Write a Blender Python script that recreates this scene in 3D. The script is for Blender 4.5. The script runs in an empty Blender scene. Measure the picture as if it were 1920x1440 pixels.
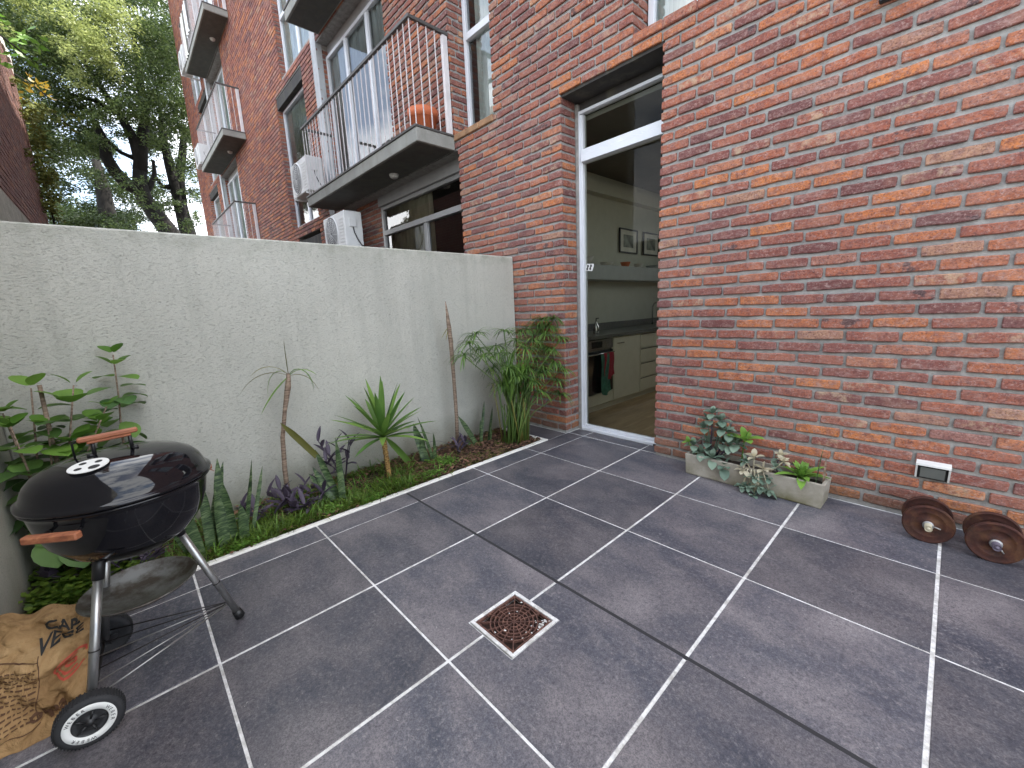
import bpy, math, random
import numpy as np
from mathutils import Vector, Matrix
random.seed(7); R=random.random
def U(a,b): return a+(b-a)*R()
D=bpy.data; S=bpy.context.scene; COL=S.collection

# ------------------------------------------------------------------ camera, world, sun, exposure
FPX=771.14; YAW=-.8202; PIT=-.1843; ROL=-.0429; CAM=Vector((2.9244,-.0752,1.2491))
fw=Vector((math.sin(YAW)*math.cos(PIT),math.cos(YAW)*math.cos(PIT),math.sin(PIT)))
r0=Vector((math.cos(YAW),-math.sin(YAW),0)); u0=r0.cross(fw)
rt=r0*math.cos(ROL)+u0*math.sin(ROL); up=-r0*math.sin(ROL)+u0*math.cos(ROL)
cd=D.cameras.new('camera'); cam=D.objects.new('camera',cd); COL.objects.link(cam)
cam.matrix_world=Matrix(((rt.x,up.x,-fw.x,CAM.x),(rt.y,up.y,-fw.y,CAM.y),(rt.z,up.z,-fw.z,CAM.z),(0,0,0,1)))
cd.sensor_fit='HORIZONTAL'; cd.sensor_width=36; cd.lens=36*FPX/1920; cd.clip_start=.03; cd.clip_end=900
S.camera=cam
def ray(x,y): return fw+rt*((x-960)/FPX)+up*((720-y)/FPX)
def at_z(x,y,z): d=ray(x,y); return CAM+d*((z-CAM.z)/d.z)
def at_x(x,y,X): d=ray(x,y); return CAM+d*((X-CAM.x)/d.x)
def at_y(x,y,Y): d=ray(x,y); return CAM+d*((Y-CAM.y)/d.y)

SUN_AZ=math.radians(28); SUN_EL=math.radians(62)       # azimuth from +y towards +x
W=D.worlds.new('World'); S.world=W; W.use_nodes=True
nt=W.node_tree; nt.nodes.clear()
out=nt.nodes.new('ShaderNodeOutputWorld'); bg=nt.nodes.new('ShaderNodeBackground')
sky=nt.nodes.new('ShaderNodeTexSky'); sky.sky_type='NISHITA'; sky.sun_disc=False
sky.sun_elevation=SUN_EL; sky.sun_rotation=SUN_AZ; sky.air_density=1.0; sky.dust_density=.8; sky.ozone_density=1.0
tc=nt.nodes.new('ShaderNodeTexCoord'); mp=nt.nodes.new('ShaderNodeMapping'); mp.inputs['Scale'].default_value=(1,1,2.2); mp.inputs['Location'].default_value=(3.1,.7,.2)
nz=nt.nodes.new('ShaderNodeTexNoise'); nz.inputs['Scale'].default_value=2.3; nz.inputs['Detail'].default_value=7; nz.inputs['Roughness'].default_value=.6
cr=nt.nodes.new('ShaderNodeValToRGB'); cr.color_ramp.elements[0].position=.43; cr.color_ramp.elements[1].position=.58
cr.color_ramp.elements[0].color=(.12,.12,.12,1)
mx=nt.nodes.new('ShaderNodeMix'); mx.data_type='RGBA'; mx.inputs['B'].default_value=(11.0,11.2,11.4,1)
nt.links.new(tc.outputs['Generated'],mp.inputs['Vector']); nt.links.new(mp.outputs[0],nz.inputs['Vector']); nt.links.new(nz.outputs['Fac'],cr.inputs[0])
nt.links.new(cr.outputs[0],mx.inputs['Factor']); nt.links.new(sky.outputs[0],mx.inputs['A']); nt.links.new(mx.outputs['Result'],bg.inputs[0])
bg.inputs[1].default_value=.14
nt.links.new(bg.outputs[0],out.inputs[0])
sl=D.lights.new('sun','SUN'); sl.energy=4.0; sl.angle=math.radians(.55); sl.color=(1,.95,.86)
so=D.objects.new('sun',sl); COL.objects.link(so)
sd=Vector((math.sin(SUN_AZ)*math.cos(SUN_EL),math.cos(SUN_AZ)*math.cos(SUN_EL),math.sin(SUN_EL)))
so.rotation_euler=sd.to_track_quat('Z','Y').to_euler(); so.location=sd*30
S.view_settings.view_transform='Standard'; S.view_settings.look='None'; S.view_settings.gamma=1
S.view_settings.use_curve_mapping=False; S.view_settings.exposure=1.68

# ------------------------------------------------------------------ mesh helpers
class MB:
    def __init__(s): s.v=[]; s.f=[]; s.sm=[]
    def add(s,vs,fs,smooth=False):
        o=len(s.v); s.v.extend([tuple(v) for v in vs]); s.f.extend([tuple(i+o for i in f) for f in fs]); s.sm.extend([smooth]*len(fs)); return s
    def box(s,x0,x1,y0,y1,z0,z1):
        return s.add([(x0,y0,z0),(x1,y0,z0),(x1,y1,z0),(x0,y1,z0),(x0,y0,z1),(x1,y0,z1),(x1,y1,z1),(x0,y1,z1)],
          [(3,2,1,0),(4,5,6,7),(0,1,5,4),(1,2,6,5),(2,3,7,6),(3,0,4,7)])
    def bbox(s,x0,x1,y0,y1,z0,z1,b=.003):
        # box with bevelled edges (chamfer)
        vs=[];xs=(x0,x1);ys=(y0,y1);zs=(z0,z1)
        idx={}
        for i in(0,1):
            for j in(0,1):
                for k in(0,1):
                    sx=b if i==0 else -b; sy=b if j==0 else -b; sz=b if k==0 else -b
                    idx[(i,j,k,0)]=len(vs); vs.append((xs[i],ys[j]+sy,zs[k]+sz))
                    idx[(i,j,k,1)]=len(vs); vs.append((xs[i]+sx,ys[j],zs[k]+sz))
                    idx[(i,j,k,2)]=len(vs); vs.append((xs[i]+sx,ys[j]+sy,zs[k]))
        F=[]
        F+=[[idx[(0,0,0,0)],idx[(0,0,1,0)],idx[(0,1,1,0)],idx[(0,1,0,0)]],[idx[(1,0,0,0)],idx[(1,1,0,0)],idx[(1,1,1,0)],idx[(1,0,1,0)]]]
        F+=[[idx[(0,0,0,1)],idx[(1,0,0,1)],idx[(1,0,1,1)],idx[(0,0,1,1)]],[idx[(0,1,0,1)],idx[(0,1,1,1)],idx[(1,1,1,1)],idx[(1,1,0,1)]]]
        F+=[[idx[(0,0,0,2)],idx[(0,1,0,2)],idx[(1,1,0,2)],idx[(1,0,0,2)]],[idx[(0,0,1,2)],idx[(1,0,1,2)],idx[(1,1,1,2)],idx[(0,1,1,2)]]]
        for i in(0,1):
            for j in(0,1):
                q=[idx[(i,j,0,0)],idx[(i,j,0,1)],idx[(i,j,1,1)],idx[(i,j,1,0)]]; F.append(q)
                q=[idx[(i,0,j,0)],idx[(i,0,j,2)],idx[(i,1,j,2)],idx[(i,1,j,0)]]; F.append(q)
                q=[idx[(0,i,j,1)],idx[(0,i,j,2)],idx[(1,i,j,2)],idx[(1,i,j,1)]]; F.append(q)
                for k in(0,1): F.append([idx[(i,j,k,0)],idx[(i,j,k,1)],idx[(i,j,k,2)]])
        # orient outward
        c=Vector(((x0+x1)/2,(y0+y1)/2,(z0+z1)/2)); G=[]
        for q in F:
            a,b_,d=[Vector(vs[t]) for t in q[:3]]
            m=sum((Vector(vs[t]) for t in q),Vector())/len(q)
            if (b_-a).cross(d-a).dot(m-c)<0: q=q[::-1]
            G.append(q)
        return s.add(vs,G)
    def tube(s,pts,rad,n=8,cap=True,smooth=True):
        pts=[Vector(p) for p in pts]
        if not hasattr(rad,'__len__'): rad=[rad]*len(pts)
        vs=[];prev=None
        for i,p in enumerate(pts):
            t=(pts[min(i+1,len(pts)-1)]-pts[max(i-1,0)]).normalized()
            if prev is None:
                a=Vector((0,0,1)) if abs(t.z)<.9 else Vector((1,0,0)); x=t.cross(a).normalized()
            else:
                x=(prev-t*prev.dot(t))
                x=x.normalized() if x.length>1e-6 else t.orthogonal().normalized()
            prev=x; y=t.cross(x)
            for k in range(n):
                a=2*math.pi*k/n; vs.append(p+(x*math.cos(a)+y*math.sin(a))*rad[i])
        fs=[]
        for i in range(len(pts)-1):
            for k in range(n):
                k2=(k+1)%n; fs.append((i*n+k,i*n+k2,(i+1)*n+k2,(i+1)*n+k))
        if cap: fs+= [tuple(range(n))[::-1],tuple((len(pts)-1)*n+k for k in range(n))]
        return s.add(vs,fs,smooth)
    def lathe(s,prof,c=(0,0,0),n=32,axis='z',smooth=True):
        vs=[]
        for (r,h) in prof:
            for k in range(n):
                a=2*math.pi*k/n
                if axis=='z': vs.append((c[0]+r*math.cos(a),c[1]+r*math.sin(a),c[2]+h))
                elif axis=='y': vs.append((c[0]+r*math.cos(a),c[1]+h,c[2]+r*math.sin(a)))
                else: vs.append((c[0]+h,c[1]+r*math.cos(a),c[2]+r*math.sin(a)))
        fs=[]
        for i in range(len(prof)-1):
            for k in range(n):
                k2=(k+1)%n; q=(i*n+k,i*n+k2,(i+1)*n+k2,(i+1)*n+k)
                fs.append(q if axis!='y' else q[::-1])
        return s.add(vs,fs,smooth)
    def prism(s,poly,z0,z1,mat=None):
        n=len(poly); vs=[(x,y,z0) for x,y in poly]+[(x,y,z1) for x,y in poly]
        fs=[tuple(range(n))[::-1],tuple(range(n,2*n))]+[(i,(i+1)%n,n+(i+1)%n,n+i) for i in range(n)]
        if mat: vs=[mat@Vector(v) for v in vs]
        return s.add(vs,fs)
    def leaf(s,base,d,L,w,droop=0.,fold=.25,seg=6,shape='lance',side=None,twist=0,curl=0):
        d=Vector(d).normalized(); up_=Vector((0,0,1))
        sd_=Vector(side) if side is not None else d.cross(up_)
        if sd_.length<1e-3: sd_=Vector((1,0,0))
        sd_.normalize(); p=Vector(base); vs=[]; fs=[]; step=L/seg
        for i in range(seg+1):
            t=i/seg
            if shape=='lance': ww=w*(math.sin(math.pi*min(1,.12+t*.88))**.7)*(1-.15*t)
            elif shape=='oval': ww=w*math.sin(math.pi*(.04+.93*t))**.75
            elif shape=='strap': ww=w*(.75+.25*math.sin(math.pi*t*.8))*(1 if t<.7 else max(0,(1-t)/.3)**.6)
            elif shape=='sword': ww=w*(1.05-.25*abs(t-.4))*(1 if t<.72 else max(0.0,(1-t)/.28)**.75)
            else: ww=w*max(.02,1-t)
            if i==seg: ww=w*.03
            a=twist*t; x=Matrix.Rotation(a,3,d)@sd_; nrm=x.cross(d)
            vs+= [p-x*ww*.5+nrm*fold*ww*.5,p.copy(),p+x*ww*.5+nrm*fold*ww*.5]
            if i<seg: 
                p=p+d*step
                d=(d+Vector((0,0,-1))*droop*step/ max(L,.01)*(1+curl*t)).normalized()
                sd_=(sd_-d*sd_.dot(d)).normalized()
        for i in range(seg):
            o=3*i; fs+=[(o,o+1,o+4,o+3),(o+1,o+2,o+5,o+4)]
        return s.add(vs,fs,True)
    def mesh(s,name):
        me=D.meshes.new(name); me.from_pydata(s.v,[],s.f)
        if any(s.sm): me.polygons.foreach_set('use_smooth',s.sm)
        me.update(); return me
    def obj(s,name,mat,parent=None,loc=None):
        o=D.objects.new(name,s.mesh(name)); COL.objects.link(o)
        o.data.materials.append(mat)
        if parent is not None: o.parent=parent
        if loc: o.location=loc
        return o
def tag(o,label=None,cat=None,group=None,kind=None):
    if label:o['label']=label
    if cat:o['category']=cat
    if group:o['group']=group
    if kind:o['kind']=kind
    return o
def thing(name,label,cat,loc=(0,0,0),group=None,rz=0):
    o=D.objects.new(name,None); COL.objects.link(o); o.location=loc; o.rotation_euler=(0,0,rz); o.empty_display_size=.05
    return tag(o,label,cat,group)
def copy_tree(o,parent=None):
    c=o.copy(); COL.objects.link(c); c.parent=parent
    if parent is None: pass
    for ch in [x for x in D.objects if x.parent==o]: copy_tree(ch,c)
    return c
def kids(o): return [x for x in COL.objects if x.parent==o]

# ------------------------------------------------------------------ materials
class NT:
    def __init__(s,name,rough=.8,metal=0.,spec=.5):
        s.m=D.materials.new(name); s.m.use_nodes=True; s.t=s.m.node_tree; s.b=s.t.nodes['Principled BSDF']
        s.b.inputs['Roughness'].default_value=rough; s.b.inputs['Metallic'].default_value=metal; s.b.inputs['Specular IOR Level'].default_value=spec
    def n(s,ty,**k):
        x=s.t.nodes.new(ty)
        for a,v in k.items():
            if a in x.inputs: x.inputs[a].default_value=v
            else: setattr(x,a,v)
        return x
    def l(s,a,b): s.t.links.new(a,b)
    def vec(s,scale=(1,1,1),src='Object',rot=(0,0,0)):
        if src=='World': o=s.n('ShaderNodeNewGeometry').outputs['Position']
        else: o=s.n('ShaderNodeTexCoord').outputs['Object']
        m=s.n('ShaderNodeMapping'); m.inputs['Scale'].default_value=scale; m.inputs['Rotation'].default_value=rot; s.l(o,m.inputs[0]); return m.outputs[0]
    def noise(s,vec,scale,detail=4,rough=.55,dist=0):
        x=s.n('ShaderNodeTexNoise'); x.inputs['Scale'].default_value=scale; x.inputs['Detail'].default_value=detail; x.inputs['Roughness'].default_value=rough; x.inputs['Distortion'].default_value=dist
        s.l(vec,x.inputs['Vector']); return x.outputs['Fac']
    def ramp(s,fac,stops):
        x=s.n('ShaderNodeValToRGB'); e=x.color_ramp.elements
        while len(e)<len(stops): e.new(.5)
        for i,(p,c) in enumerate(stops):
            e[i].position=p; e[i].color=(c,c,c,1) if not hasattr(c,'__len__') else (*c,1)
        s.l(fac,x.inputs[0]); return x.outputs[0]
    def mix(s,fac,a,b,mode='MIX'):
        x=s.n('ShaderNodeMix'); x.data_type='RGBA'; x.blend_type=mode
        for k,v in(('Factor',fac),('A',a),('B',b)):
            if hasattr(v,'links'): s.l(v,x.inputs[k])
            elif k=='Factor': x.inputs[k].default_value=v
            else: x.inputs[k].default_value=(*v,1)
        return x.outputs['Result']
    def math(s,op,a,b=0.):
        x=s.n('ShaderNodeMath'); x.operation=op
        for i,v in enumerate((a,b)):
            if hasattr(v,'links'): s.l(v,x.inputs[i])
            else: x.inputs[i].default_value=v
        return x.outputs[0]
    def rand(s):
        a=s.n('ShaderNodeObjectInfo').outputs['Random']; g=s.n('ShaderNodeNewGeometry').outputs['Random Per Island']
        return s.math('FRACT',s.math('ADD',s.math('MULTIPLY',a,7.31),g))
    def col(s,c):
        if hasattr(c,'links'): s.l(c,s.b.inputs['Base Color'])
        else: s.b.inputs['Base Color'].default_value=(*c,1)
        return s
    def bump(s,h,st=.3,dist=.01):
        x=s.n('ShaderNodeBump'); x.inputs['Strength'].default_value=st; x.inputs['Distance'].default_value=dist
        s.l(h,x.inputs['Height']); s.l(x.outputs[0],s.b.inputs['Normal']); return s
    def rough(s,v): s.l(v,s.b.inputs['Roughness']); return s
M={}
def simple(name,c,rough=.6,metal=0,var=.12,scale=8,bump=0.,bs=40,src='Object',spec=.5):
    k=NT(name,rough,metal,spec); v=k.vec(src=src); n=k.noise(v,scale,5)
    c1=tuple(x*(1-var) for x in c); c2=tuple(min(1,x*(1+var)) for x in c)
    k.col(k.ramp(n,[(.3,c1),(.7,c2)]))
    if bump: k.bump(k.noise(v,bs,5),bump,.004)
    M[name]=k.m; return k.m

def mk_brick(name,dark=1.0,sat=1.0):
    k=NT(name,.88,0,.3); r=k.rand(); v=k.vec(src='World')
    s=dark
    base=k.ramp(r,[(0,(.13*s,.052*s,.050*s)),(.12,(.20*s,.066*s,.054*s)),(.3,(.31*s,.098*s,.060*s)),(.46,(.38*s,.118*s,.058*s)),(.57,(.22*s,.078*s,.064*s)),(.70,(.43*s,.14*s,.058*s)),(.86,(.54*s,.185*s,.055*s)),(.95,(.30*s,.14*s,.115*s)),(1,(.42*s,.24*s,.14*s))])
    n1=k.noise(v,26,5,.65); n2=k.noise(v,9,4,.6); n3=k.noise(v,110,3,.6)
    c=k.mix(k.ramp(n1,[(.42,0),(.66,.7)]),base,(.15*s,.06*s,.058*s)); c=k.mix(k.ramp(n3,[(.36,.7),(.50,0)]),c,(.09*s,.036*s,.034*s))
    c=k.mix(k.ramp(n2,[(.50,0),(.75,.4)]),c,(.44*s,.22*s,.15*s))
    r2=k.math('FRACT',k.math('MULTIPLY',r,13.7))
    pale=k.math('MULTIPLY',k.ramp(k.noise(v,17,6,.75),[(.48,0),(.66,1)]),k.ramp(r2,[(.86,0),(.92,.75)]))
    c=k.mix(pale,c,(.50*s,.38*s,.25*s))
    blk=k.math('MULTIPLY',k.ramp(k.noise(v,14,3),[(.56,0),(.6,1)]),k.ramp(r2,[(.06,.8),(.10,0)]))
    c=k.mix(blk,c,(.05,.04,.045))
    vm=k.vec((1,1,2.2),'World')
    c=k.mix(k.ramp(k.noise(vm,38,6,.8,.5),[(.52,0),(.66,.45)]),c,(.46*s,.31*s,.28*s))
    c=k.mix(k.ramp(k.noise(vm,12,6,.7,1.),[(.55,0),(.72,.55)]),c,(.40*s,.30*s,.27*s))
    c=k.mix(k.ramp(k.noise(k.vec(src='World'),1.1,3,.6),[(.45,0),(.7,.12)]),c,(.34*s,.22*s,.20*s))
    eff=k.ramp(k.noise(v,75,5,.8),[(.54,0),(.64,.5)])
    c=k.mix(eff,c,(.50*s,.34*s,.30*s))
    # weathering near the ground: moss and damp stains on the masonry
    sz=k.n('ShaderNodeSeparateXYZ'); k.l(k.vec(src='World'),sz.inputs[0])
    zz=k.math('ADD',sz.outputs['Z'],k.math('MULTIPLY',k.noise(v,5,4),.35))
    low=k.ramp(zz,[(.16,.55),(.42,0)])
    c=k.mix(low,c,(.11*s,.09*s,.05*s))
    if sat<1: c=k.mix(1-sat,c,(.20,.145,.14))
    k.col(c); h=k.math('ADD',k.math('MULTIPLY',n1,.7),k.math('MULTIPLY',n3,.35)); k.bump(h,1.0,.009)
    M[name]=k.m; return k.m
mk_brick('brick'); mk_brick('brick_old',.9,.45)
k=NT('mortar',.95); v=k.vec(src='World'); k.col(k.ramp(k.noise(v,14,6,.7),[(.3,(.21,.205,.195)),(.7,(.40,.39,.37))])); k.bump(k.noise(v,90,5,.7),1,.006); M['mortar']=k.m
# stucco: cement render scratched in horizontal worm marks
k=NT('stucco',.92,0,.25); v=k.vec((1,.42,1.7),'World'); vo=k.noise(v,135,3,.6,.9)
vf=k.noise(k.vec(src='World'),260,2,.6)
pit=k.ramp(vo,[(.30,0),(.46,1)])
big=k.noise(k.vec(src='World'),1.3,4,.6)
sz=k.n('ShaderNodeSeparateXYZ'); k.l(k.vec(src='World'),sz.inputs[0])
c=k.ramp(big,[(.3,(.46,.455,.40)),(.7,(.55,.54,.475))])
c=k.mix(k.math('MULTIPLY',k.ramp(vo,[(.34,1),(.43,0)]),.55),c,(.22,.225,.20)); c=k.mix(k.ramp(vf,[(.35,.35),(.5,0)]),c,(.30,.30,.27))
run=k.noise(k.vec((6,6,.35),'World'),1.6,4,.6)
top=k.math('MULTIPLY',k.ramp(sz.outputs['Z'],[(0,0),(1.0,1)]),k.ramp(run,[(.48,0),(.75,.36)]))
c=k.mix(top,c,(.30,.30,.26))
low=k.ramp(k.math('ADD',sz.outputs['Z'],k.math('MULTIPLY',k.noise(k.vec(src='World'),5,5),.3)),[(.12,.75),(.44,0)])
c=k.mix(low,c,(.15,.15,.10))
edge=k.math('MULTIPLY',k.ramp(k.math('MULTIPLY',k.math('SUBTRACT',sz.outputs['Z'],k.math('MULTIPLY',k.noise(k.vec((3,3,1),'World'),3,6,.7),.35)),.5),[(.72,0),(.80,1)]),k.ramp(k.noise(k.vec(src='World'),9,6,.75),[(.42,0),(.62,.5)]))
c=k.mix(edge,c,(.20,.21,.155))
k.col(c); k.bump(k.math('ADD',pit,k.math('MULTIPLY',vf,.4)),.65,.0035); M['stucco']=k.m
# slate-look porcelain tile
k=NT('tile',.5,0,.45); oi=k.n('ShaderNodeObjectInfo').outputs['Random']
pos=k.vec(src='World'); cx=k.n('ShaderNodeCombineXYZ'); k.l(k.math('MULTIPLY',oi,37.),cx.inputs[0]); k.l(k.math('MULTIPLY',oi,91.),cx.inputs[1])
va=k.n('ShaderNodeVectorMath'); va.operation='ADD'; k.l(pos,va.inputs[0]); k.l(cx.outputs[0],va.inputs[1]); v=va.outputs[0]
rm=k.n('ShaderNodeMapping'); rm.inputs['Scale'].default_value=(1,1.5,1); k.l(k.math('MULTIPLY',oi,9.),rm.inputs['Rotation']) if False else None
rm.inputs['Rotation'].default_value=(0,0,.7); k.l(v,rm.inputs[0]); w=rm.outputs[0]
n1=k.noise(w,1.9,5,.58,.35); n2=k.noise(w,6.5,6,.7,.5); n3=k.noise(v,70,4,.7); n4=k.noise(v,240,2,.6)
c=k.ramp(n1,[(.30,(.046,.051,.070)),(.43,(.078,.079,.098)),(.54,(.128,.118,.130)),(.68,(.21,.19,.198))])
c=k.mix(k.ramp(n2,[(.48,0),(.78,.55)]),c,(.22,.20,.205))
c=k.mix(k.math('MULTIPLY',k.ramp(k.noise(w,3.1,3,.55,2.5),[(.492,0),(.503,1),(.514,0)]),k.ramp(n2,[(.44,0),(.66,.55)])),c,(.27,.24,.24)); c=k.mix(k.math('MULTIPLY',k.ramp(k.noise(w,1.6,4,.6,3.),[(.492,0),(.50,1),(.508,0)]),k.ramp(n3,[(.5,0),(.65,.35)])),c,(.40,.36,.35))
c=k.mix(k.ramp(n3,[(.52,0),(.72,.65)]),c,(.24,.225,.23)); c=k.mix(k.ramp(n3,[(.30,.6),(.46,0)]),c,(.022,.022,.030)); c=k.mix(k.ramp(k.noise(v,24,5,.75),[(.54,0),(.72,.5)]),c,(.21,.19,.19))
c=k.mix(k.ramp(n4,[(.35,.55),(.6,0)]),c,(.026,.026,.034)); c=k.mix(k.ramp(k.noise(v,330,2,.6),[(.58,0),(.8,.5)]),c,(.26,.25,.25))
# scuffs
c=k.mix(k.math('MULTIPLY',k.ramp(k.noise(v,34,4,.85),[(.655,0),(.70,1)]),k.ramp(k.noise(v,2.6,3),[(.46,0),(.58,.8)])),c,(.42,.40,.38))
tone=k.ramp(k.math('FRACT',k.math('MULTIPLY',oi,5.7)),[(0,.80),(1,1.22)]); c=k.mix(1.0,c,tone,'MULTIPLY'); k.col(c); k.rough(k.ramp(k.noise(v,4,5),[(.3,.38),(.7,.6)])); k.bump(k.math('ADD',n2,k.math('MULTIPLY',n3,.5)),.35,.004); M['tile']=k.m
k=NT('grout',.9); v=k.vec(src='World'); k.col(k.mix(k.ramp(k.noise(v,9,6,.8),[(.44,0),(.62,.85)]),k.ramp(k.noise(v,60,4),[(.3,(.60,.59,.58)),(.7,(.82,.81,.80))]),(.36,.34,.31))); k.bump(k.noise(v,150,3),.4,.002); M['grout']=k.m
k=NT('kerb',.85); v=k.vec(src='World'); k.col(k.mix(k.ramp(k.noise(v,6,6,.75),[(.56,0),(.75,.6)]),(.80,.77,.72),(.45,.38,.31))); k.bump(k.noise(v,80,4),.6,.004); M['kerb']=k.m
simple('joint',(.022,.022,.025),.7)
# concrete with stains
def concrete(name,c,st=(.18,.17,.12)):
    k=NT(name,.85,0,.3); v=k.vec(src='World'); n=k.noise(v,5,6,.65)
    cc=k.ramp(n,[(.3,tuple(x*.8 for x in c)),(.7,tuple(x*1.12 for x in c))])
    cc=k.mix(k.math('MULTIPLY',k.ramp(k.noise(k.vec((7,7,1.2),'World'),1.5,4),[(.5,0),(.75,1)]),.35),cc,st)
    cc=k.mix(k.ramp(k.noise(v,120,3),[(.3,.3),(.5,0)]),cc,tuple(x*.5 for x in c))
    k.col(cc); k.bump(k.noise(v,60,5),.35,.003); M[name]=k.m
simple('terracotta_sill',(.30,.17,.09),.8,0,.25,14,.4)
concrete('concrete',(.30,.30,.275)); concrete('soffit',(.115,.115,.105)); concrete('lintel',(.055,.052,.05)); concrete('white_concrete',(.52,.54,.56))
k=NT('trough',.85,0,.3); v=k.vec(); cc=k.ramp(k.noise(v,7,6,.65),[(.3,(.27,.245,.20)),(.7,(.40,.37,.315))])
sx=k.n('ShaderNodeSeparateXYZ'); k.l(v,sx.inputs[0])
cc=k.mix(k.math('MULTIPLY',k.ramp(k.math('ADD',sx.outputs['Z'],k.math('MULTIPLY',k.noise(v,9,5),.18)),[(.10,.9),(.2,0)]),k.ramp(k.noise(v,5,4),[(.4,0),(.6,1)])),cc,(.12,.11,.045))
cc=k.mix(k.ramp(k.noise(v,22,6,.8),[(.58,0),(.72,.6)]),cc,(.17,.15,.11)); k.col(cc); k.bump(k.noise(v,70,5,.7),.5,.004); M['trough']=k.m
simple('alu',(.62,.63,.65),.35,.0,.06); simple('alu_white',(.68,.70,.74),.35,0,.03); simple('alu_grey',(.33,.33,.33),.4,0,.08)
simple('rail_white',(.66,.62,.62),.5); simple('rail_dark',(.10,.095,.09),.55,.3)
simple('ac_white',(.66,.66,.65),.5,0,.06); simple('ac_dark',(.12,.12,.13),.6); simple('black',(.012,.012,.013),.45)
simple('terracotta',(.56,.15,.06),.75,0,.15,6,.2); simple('soil_pot',(.03,.022,.016),.95,0,.4,40,.8,90)
# glass
def glass(name,tint,dirt=.0,ior=1.5):
    m=D.materials.new(name); m.use_nodes=True; t=m.node_tree; t.nodes.clear()
    o=t.nodes.new('ShaderNodeOutputMaterial'); mi=t.nodes.new('ShaderNodeMixShader'); tr=t.nodes.new('ShaderNodeBsdfTransparent'); gl=t.nodes.new('ShaderNodeBsdfGlossy')
    fr=t.nodes.new('ShaderNodeFresnel'); fr.inputs[0].default_value=ior; tr.inputs[0].default_value=(*tint,1); gl.inputs['Roughness'].default_value=.02
    t.links.new(fr.outputs[0],mi.inputs[0]); t.links.new(tr.outputs[0],mi.inputs[1]); t.links.new(gl.outputs[0],mi.inputs[2]); t.links.new(mi.outputs[0],o.inputs[0]); M[name]=m
glass('glass',(.93,.97,.96),ior=2.3); glass('door_glass',(.70,.72,.66),ior=1.25)
def curtain(name,c):
    k=NT(name,.9,0,.1); v=k.vec((1,1,.15),'World'); k.col(k.ramp(k.noise(v,16,3),[(.35,tuple(x*.7 for x in c)),(.65,c)])); M[name]=k.m
curtain('curtain',(.88,.92,.88)); curtain('curtain_cream',(.60,.54,.38))
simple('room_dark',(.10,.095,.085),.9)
# leaves
def leafm(name,a,b,tr=.35,rough=.45,vscale=9,spec=.4,src='World'):
    k=NT(name,rough,0,spec); r=k.rand(); v=k.vec(src=src); n=k.noise(v,vscale,3)
    c=k.ramp(k.math('ADD',k.math('MULTIPLY',r,.6),k.math('MULTIPLY',n,.4)),[(.15,a),(.85,b)]); k.col(c)
    tb=k.n('ShaderNodeBsdfTranslucent'); k.l(k.mix(.0,c,c),tb.inputs[0])
    ms=k.n('ShaderNodeMixShader'); ms.inputs[0].default_value=tr; k.l(k.b.outputs[0],ms.inputs[1]); k.l(tb.outputs[0],ms.inputs[2])
    k.l(ms.outputs[0],k.t.nodes['Material Output'].inputs[0]); M[name]=k.m; return k
leafm('tree_leaf',(.022,.05,.018),(.17,.23,.07),.4); leafm('tree_leaf_sun_tint',(.20,.25,.08),(.38,.42,.15),.5); leafm('tree_leaf_dark',(.022,.042,.014),(.07,.105,.03),.35)
leafm('grass',(.045,.10,.012),(.16,.24,.03),.35); leafm('moss',(.05,.07,.012),(.16,.17,.03),.1,.8)
leafm('clover',(.07,.17,.02),(.20,.36,.06),.35); leafm('shrub_leaf',(.05,.12,.035),(.20,.35,.08),.3,.5)
leafm('yucca_leaf',(.06,.15,.035),(.22,.36,.07),.25); leafm('cyperus',(.03,.08,.018),(.17,.29,.055),.3)
leafm('cyp_stem',(.04,.09,.02),(.13,.19,.04),.05); leafm('dry_leaf',(.13,.13,.035),(.30,.28,.07),.3)
leafm('purple',(.045,.032,.055),(.11,.085,.12),.2,.5); leafm('succulent',(.09,.15,.11),(.20,.27,.20),.1,.6); leafm('succ_green',(.09,.20,.03),(.22,.40,.07),.25)
leafm('cream_leaf',(.42,.38,.26),(.66,.60,.45),.3,.6); leafm('autumn',(.16,.13,.02),(.40,.24,.02),.4); leafm('red_leaf',(.22,.035,.02),(.34,.08,.03),.2)
k=NT('snake',.5); v=k.vec((1.,1.,5),'World'); n=k.noise(v,11,4,.6,1.4); k.col(k.ramp(n,[(.38,(.014,.032,.012)),(.5,(.045,.085,.028)),(.66,(.15,.20,.09))])); M['snake']=k.m
k=NT('bark',.95); v=k.vec((1,1,.3),'World'); n=k.noise(v,9,6,.7); k.col(k.ramp(n,[(.35,(.004,.0035,.003)),(.7,(.016,.013,.011))])); k.bump(n,1,.05); M['bark']=k.m
k=NT('stem_bark',.9); v=k.vec((1,1,6),'World'); n=k.noise(v,14,4,.6); k.col(k.ramp(n,[(.35,(.13,.085,.06)),(.65,(.34,.25,.18))])); k.bump(n,.8,.005); M['stem_bark']=k.m
k=NT('yucca_trunk',.9); v=k.vec((1,1,2),'World'); n=k.noise(v,60,4,.6); k.col(k.ramp(n,[(.35,(.12,.05,.015)),(.65,(.52,.33,.11))])); k.bump(n,1,.01); M['yucca_trunk']=k.m
k=NT('soil',.98); v=k.vec(src='World'); n=k.noise(v,30,6,.75); k.col(k.ramp(n,[(.35,(.018,.013,.009)),(.6,(.06,.04,.026)),(.75,(.13,.085,.055))])); k.bump(n,1,.03); M['soil']=k.m
leafm('litter',(.05,.025,.018),(.24,.13,.08),.1,.9)
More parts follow.
